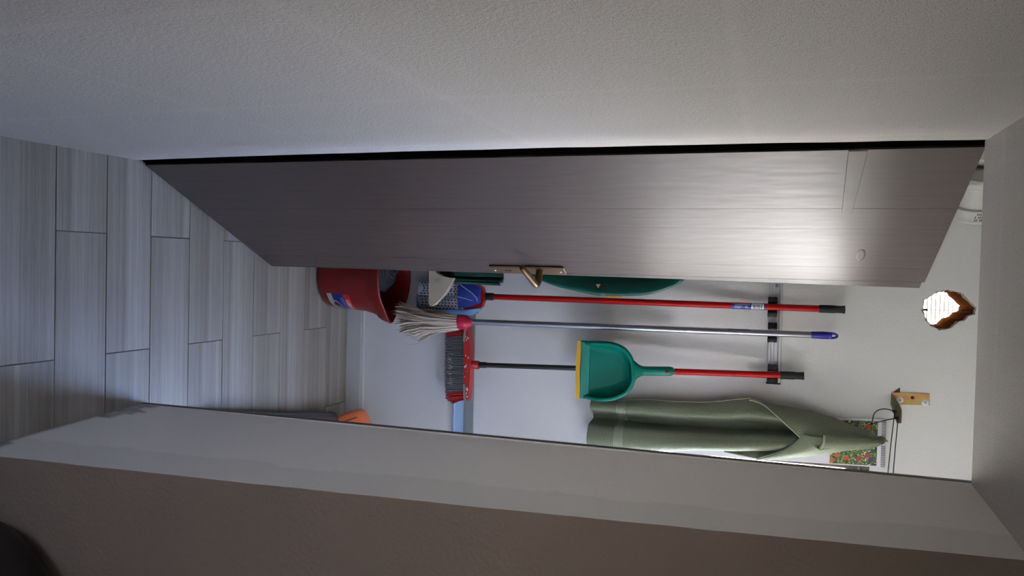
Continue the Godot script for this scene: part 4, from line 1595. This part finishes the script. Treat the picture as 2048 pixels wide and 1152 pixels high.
	obj("ribbed_band", st, M.terry_flat, lb)
	# small front flap under the hook
	st = new_st()
	var fa := [Vector2(0.5205, 1.796), Vector2(0.5225, 1.830), Vector2(0.5255, 1.872), Vector2(0.5280, 1.915), Vector2(0.5320, 1.955), Vector2(0.5400, 1.988)]
	var fb := [Vector2(0.5660, 1.786), Vector2(0.5640, 1.815), Vector2(0.5600, 1.865), Vector2(0.5580, 1.910), Vector2(0.5540, 1.955), Vector2(0.5460, 1.988)]
	cloth(st, func(u: float, v: float) -> Vector3:
		var p: Vector2 = along(fa, v).lerp(along(fb, v), u)
		return Vector3(p.x, p.y + 0.004 * sin(u * PI) * (1.0 - v), ZU + 0.150 + 0.020 * sin(PI * (0.15 + 0.75 * u)) - 0.100 * v * v), 20, 40, 0.006)
	var ff := obj("front_flap", st, M.terry, t)
	st = new_st()
	tube(st, [Vector3(0.5215, 1.800, ZU + 0.1630), Vector3(0.535, 1.7985, ZU + 0.1715), Vector3(0.55, 1.797, ZU + 0.1705), Vector3(0.565, 1.790, ZU + 0.1630)], [0.0042], 8)
	obj("hem", st, M.terry_flat, ff)
	st = new_st()
	lathe(st, [[0.0, -0.030], [0.010, -0.024], [0.015, -0.010], [0.0135, 0.004], [0.008, 0.012], [0.003, 0.016], [0.0, 0.017]], 20, Transform3D(Basis(Vector3(0, 0, -1), -0.25), Vector3(0.5405, 1.980, ZU + 0.060)))
	obj("gathered_tip", st, M.terry, t)
	# hook
	var hk := thing("wall_hook", "small grey metal hook holding the green towel against the wall", "hook")
	st = new_st()
	tube(st, [Vector3(0.543, 1.990, ZU + 0.0005), Vector3(0.543, 1.990, ZU + 0.035), Vector3(0.543, 1.994, ZU + 0.048), Vector3(0.543, 2.002, ZU + 0.052)], [0.0032], 8)
	obj("peg", st, M.steel, hk)
	st = new_st()
	lathe(st, [[0.0, 0.004], [0.009, 0.004], [0.011, 0.001]], 16, Transform3D(Basis(Vector3.RIGHT, Vector3(0, 0, 1), Vector3(0, -1, 0)), Vector3(0.543, 1.990, ZU)))
	obj("plate", st, M.steel, hk)

	# zinc angle bracket
	var br := thing("angle_bracket", "yellow zinc angle bracket screwed to the wall with two white washers", "bracket")
	st = new_st()
	prism(st, PackedVector2Array([Vector2(0.3870, 2.014), Vector2(0.3830, 2.129), Vector2(0.4215, 2.131), Vector2(0.4265, 2.034), Vector2(0.4270, 2.014)]), Vector3(0, 0, ZU + 0.001), Vector3.RIGHT, Vector3.UP, 0.003, 0.0006)
	var plate := obj("wall_plate", st, M.zinc, br)
	# arm: a tapering tongue bent out from the lower edge of the plate
	st = new_st()
	st.set_smooth_group(-1)
	var arm := [Vector3(0.3894, 2.0147, ZU + 0.003), Vector3(0.4204, 2.0071, ZU + 0.045), Vector3(0.4751, 2.0214, ZU + 0.085), Vector3(0.4724, 2.0330, ZU + 0.085), Vector3(0.4355, 2.0369, ZU + 0.060), Vector3(0.4290, 2.0400, ZU + 0.004)]
	var under := []
	for q in arm: under.append(q + Vector3(0.0015, 0.003, 0.0012))
	var am := Vector3(0.436, 2.028, ZU + 0.046)
	for lst in [arm, under]:
		for k in range(1, 5): tri(st, lst[0], lst[k], lst[k + 1]) if lst == arm else tri(st, lst[0], lst[k + 1], lst[k])
	for k in 6: face(st, [arm[k], arm[(k + 1) % 6], under[(k + 1) % 6], under[k]], am)
	obj("arm", st, M.zinc_dull, br)
	st = new_st()
	tube(st, [Vector3(0.4365, 2.0375, ZU + 0.061), Vector3(0.4745, 2.0335, ZU + 0.0865)], [0.0016], 6)
	obj("turned_tip", st, M.zinc, br)
	st = new_st()
	prism(st, PackedVector2Array([Vector2(0.3875, 2.0193), Vector2(0.3692, 2.040), Vector2(0.386, 2.0406)]), Vector3(0, 0, ZU + 0.0006), Vector3.RIGHT, Vector3.UP, 0.002, 0.0)
	obj("tape_corner", st, M.black, br)
	for q in [[0.4115, 2.041], [0.4145, 2.117]]:
		st = new_st()
		lathe(st, [[0.0, 0.0072], [0.004, 0.0068], [0.0055, 0.0055], [0.0105, 0.0052], [0.0115, 0.0042], [0.0115, 0.003]], 20, Transform3D(Basis(Vector3.RIGHT, Vector3(0, 0, 1), Vector3(0, -1, 0)), Vector3(q[0], q[1], ZU)))
		var wa := obj("washer", st, M.plastic_white, plate)
		st = new_st()
		lathe(st, [[0.0, 0.0082], [0.0028, 0.008], [0.0036, 0.0066]], 12, Transform3D(Basis(Vector3.RIGHT, Vector3(0, 0, 1), Vector3(0, -1, 0)), Vector3(q[0], q[1], ZU)))
		obj("screw", st, M.steel, plate)
	st = new_st()
	tube(st, [Vector3(0.400, 2.078, ZU + 0.0036), Vector3(0.400, 2.078, ZU + 0.0043)], [0.0052], 14)
	obj("screw_hole", st, M.black, plate)
	# washing line cord tied through the bracket
	var cd := thing("black_cord", "thin black cord looped through the zinc bracket and stretched to the right", "cord")
	st = new_st()
	var zt := ZU + 0.072
	tube(st, [Vector3(0.440, 2.017, zt), Vector3(0.55, 2.009, zt - 0.002), Vector3(0.80, 1.995, zt - 0.004), Vector3(1.30, 1.985, zt), Vector3(1.898, 1.985, zt)], [0.0016], 6)
	tube(st, [Vector3(0.459, 2.026, zt + 0.01), Vector3(0.56, 2.021, zt + 0.008), Vector3(0.80, 2.012, zt + 0.006), Vector3(1.30, 2.005, zt + 0.01), Vector3(1.898, 2.005, zt + 0.01)], [0.0016], 6)
	obj("line", st, M.cord, cd)
	st = new_st()
	var loop := [Vector3(0.440, 2.018, zt), Vector3(0.437, 2.005, zt - 0.008), Vector3(0.437, 1.986, zt - 0.018), Vector3(0.445, 1.969, zt - 0.028), Vector3(0.460, 1.959, zt - 0.036), Vector3(0.482, 1.956, zt - 0.042), Vector3(0.497, 1.952, zt - 0.045)]
	var smooth := []
	for k in 31: smooth.append(along(loop, k / 30.0))
	tube(st, smooth, [0.0018], 6)
	tube(st, [Vector3(0.460, 2.022, zt + 0.008), Vector3(0.470, 2.000, zt - 0.01), Vector3(0.483, 1.975, zt - 0.03), Vector3(0.497, 1.950, zt - 0.045)], [0.0018], 6)
	obj("loop", st, M.cord, cd)
	st = new_st()
	for q in [Vector3(0.440, 2.016, zt + 0.001), Vector3(0.460, 2.022, zt + 0.009)]:
		lathe(st, [[0.0, -0.007], [0.004, -0.005], [0.005, 0.0], [0.004, 0.005], [0.0, 0.007]], 10, Transform3D(Basis(), q))
	obj("knot", st, M.cord, cd)

# ---------------------------------------------------------------- hole, wire, vent, pipe
func build_hole_and_pipe() -> void:
	var v := thing("vent_grille", "white slatted vent cover glowing with daylight behind the round wall hole", "vent")
	var st: SurfaceTool
	for k in 26:
		st = new_st()
		bbox(st, Vector3(0.105, 2.105 + k * 0.0136, ZU - 0.235), Vector3(0.30, 0.0128, 0.0025), 0.0005)
		obj("slat", st, M.slat, v)
		st = new_st()
		bbox(st, Vector3(0.105, 2.1118 + k * 0.0136, ZU - 0.235), Vector3(0.30, 0.0028, 0.006), 0.0)
		obj("slat_rib", st, M.rib, v)
	for s in [-0.152, 0.152]:
		st = new_st()
		bbox(st, Vector3(0.105 + s, 2.275, ZU - 0.2345), Vector3(0.012, 0.372, 0.010), 0.001)
		obj("side_bar", st, M.plastic_white, v)
	var w := thing("wire", "thin rusty wire with two beads stretched across the round wall hole", "wire")
	st = new_st()
	tube(st, [Vector3(0.107, 2.112, ZU - 0.008), Vector3(0.106, 2.16, ZU - 0.012), Vector3(0.1055, 2.222, ZU - 0.012)], [0.0007], 5)
	obj("strand", st, M.brick, w)
	for y in [2.150, 2.165]:
		st = new_st()
		lathe(st, [[0.0, -0.0016], [0.0014, 0.0], [0.0, 0.0016]], 8, Transform3D(Basis(), Vector3(0.106, y, ZU - 0.012)))
		obj("bead", st, M.black, w)
	var bo := thing("iron_bolt", "dark iron bolt reaching down from the top edge of the round wall hole", "bolt")
	st = new_st()
	tube(st, [Vector3(0.104, 2.249, ZU - 0.014), Vector3(0.105, 2.222, ZU - 0.014)], [0.0024], 8)
	tube(st, [Vector3(0.105, 2.222, ZU - 0.014), Vector3(0.1052, 2.216, ZU - 0.014)], [0.0042], 10)
	obj("shank", st, M.cord, bo)
	var b2 := thing("iron_stub", "short dark iron stub at the bottom edge of the round wall hole", "bolt")
	st = new_st()
	tube(st, [Vector3(0.1072, 2.1005, ZU - 0.010), Vector3(0.1068, 2.116, ZU - 0.012)], [0.003, 0.0042], 8)
	obj("stub", st, M.orange_dark, b2)

	var p := thing("vent_pipe", "white plastic pipe with a ringed collar high on the wall behind the door top", "pipe")
	# the pipe runs obliquely into the wall, its right end at the wall
	var e := Vector3(cos(0.5), -0.02, -sin(0.5)).normalized()
	var c := Vector3(-0.186, 2.216, ZU + 0.062)
	var basis := Basis(e.cross(Vector3.FORWARD).normalized(), e, Vector3.ZERO)
	basis.z = basis.x.cross(e).normalized()
	basis.x = e.cross(basis.z).normalized()
	var T := Transform3D(basis, c)
	st = new_st()
	lathe(st, [[0.0545, -0.02], [0.0545, -0.135]], 40, T)
	obj("tube", st, M.pvc, p)
	st = new_st()
	lathe(st, [[0.0545, -0.060], [0.061, -0.058], [0.0625, -0.054], [0.0615, -0.050], [0.0612, -0.024], [0.0630, -0.021], [0.0630, -0.015], [0.0, -0.014]], 48, T)
	var col := obj("collar", st, M.pvc, p)
	st = new_st()
	var toward := (Vector3(0, 0, 1) - e * e.z).normalized()
	for k in 7:
		for j in 3:
			if (k * 5 + j * 3) % 4 == 0: continue
			var an := deg_to_rad(lerpf(-2.0, 24.0, k / 6.0))
			var q := c + e * (-0.048 + j * 0.010) + (toward * cos(an) + Vector3.UP * sin(an)) * 0.0616
			bbox(st, q, Vector3(0.0065, 0.0018, 0.0024), 0.0)
	obj("printed_mark", st, M.case_grey, col)
	st = new_st()
	lathe(st, [[0.0, -0.131], [0.067, -0.131], [0.069, -0.134], [0.069, -0.16], [0.0, -0.17]], 48, T)
	obj("shoulder", st, M.pvc, p)
	st = new_st()
	bbox(st, Vector3(-0.62, 2.22, ZU + 0.16), Vector3(0.54, 0.15, 0.14), 0.006)
	obj("duct_box", st, M.pvc, p)

# ---------------------------------------------------------------- things low on the floor
func build_low_objects() -> void:
	var t := thing("tool_case", "dark grey case with an orange end cap on the floor behind the right reveal", "case", Vector3(0.0, 0.0, 0.0))
	var st := new_st()
	# body: long, low, with rounded upper edge towards the room
	var rows := []
	for k in 2:
		var z: float = [-1.95, -2.635][k]
		var x0: float = [0.446, 0.566][k]
		var row := []
		for q in [[0.014, 0.002], [0.005, 0.02], [0.002, 0.045], [0.006, 0.060], [0.020, 0.068]]:
			row.append(Vector3(x0 + q[0], q[1], z))
		row.append(Vector3(0.85, 0.072, z)); row.append(Vector3(0.85, 0.002, z))
		rows.append(row)
	grid(st, rows, false, -1)
	face(st, rows[0], Vector3(0.6, 0.04, -2.3))
	face(st, rows[1], Vector3(0.6, 0.04, -2.3))
	obj("body", st, M.case_grey, t)
	st = new_st()
	var oc := [Vector2(0.604, 0.015), Vector2(0.590, 0.046), Vector2(0.569, 0.094), Vector2(0.560, 0.128), Vector2(0.5605, 0.140), Vector2(0.566, 0.150), Vector2(0.577, 0.158), Vector2(0.608, 0.172), Vector2(0.68, 0.186), Vector2(0.80, 0.186)]
	var mid := Vector2(0.70, 0.09)
	var orows := []
	for k in 46:
		var q: Vector2 = along(oc, k / 45.0)
		var inward := (mid - q).normalized()
		var row := []
		for e in [[0.012, -2.705], [0.004, -2.704], [0.0, -2.699], [0.0, -2.653], [0.0025, -2.6465], [0.0075, -2.642], [0.014, -2.640], [0.5, -2.640]]:
			var w: Vector2 = q + inward * e[0] if e[0] < 0.4 else mid
			row.append(Vector3(w.x, w.y, e[1]))
		orows.append(row)
	grid(st, orows, true, 0)
	var cap := obj("orange_cap", st, M.orange, t)
	st = new_st()
	var pts := PackedVector2Array([Vector2(0.604, 0.078), Vector2(0.5795, 0.1435), Vector2(0.5825, 0.1465), Vector2(0.608, 0.081)])
	prism(st, pts, Vector3(0, 0, -2.6405), Vector3.RIGHT, Vector3.UP, 0.0014, 0.0)
	obj("slot", st, M.orange_dark, cap)

	# dark leather bag against the beige wall, lower right of the viewer
	var b := thing("leather_bag", "dark brown rounded leather bag on the floor against the beige wall", "bag", Vector3(0.70, 0, -1.10))
	st = new_st()
	rows = []
	for j in 25:
		var v := j / 24.0
		var row := []
		for k in 41:
			var an := TAU * k / 40.0
			var ph := lerpf(-PI / 2, PI / 2, v)
			var c := pow(absf(cos(ph)), 0.45)
			var x := signf(cos(an)) * pow(absf(cos(an)), 0.6) * 0.19 * c
			var z := signf(sin(an)) * pow(absf(sin(an)), 0.6) * 0.10 * c
			var y := 0.180 + signf(sin(ph)) * pow(absf(sin(ph)), 0.55) * 0.178
			# the top slopes up to the right
			y += clampf(x, -0.2, 0.2) * 0.75 * (y / 0.35)
			row.append(Vector3(x, maxf(y, 0.002), z))
		rows.append(row)
	grid(st, rows, false, 0)
	obj("body", st, M.leather, b)
	st = new_st()
	var hp := []
	for k in 17:
		var an := PI * k / 16.0
		hp.append(Vector3(0.04 - cos(an) * 0.08, 0.42 + sin(an) * 0.09 + 0.03 - cos(an) * 0.03, 0.0))
	tube(st, hp, [0.009], 8)
	obj("strap", st, M.leather, b)
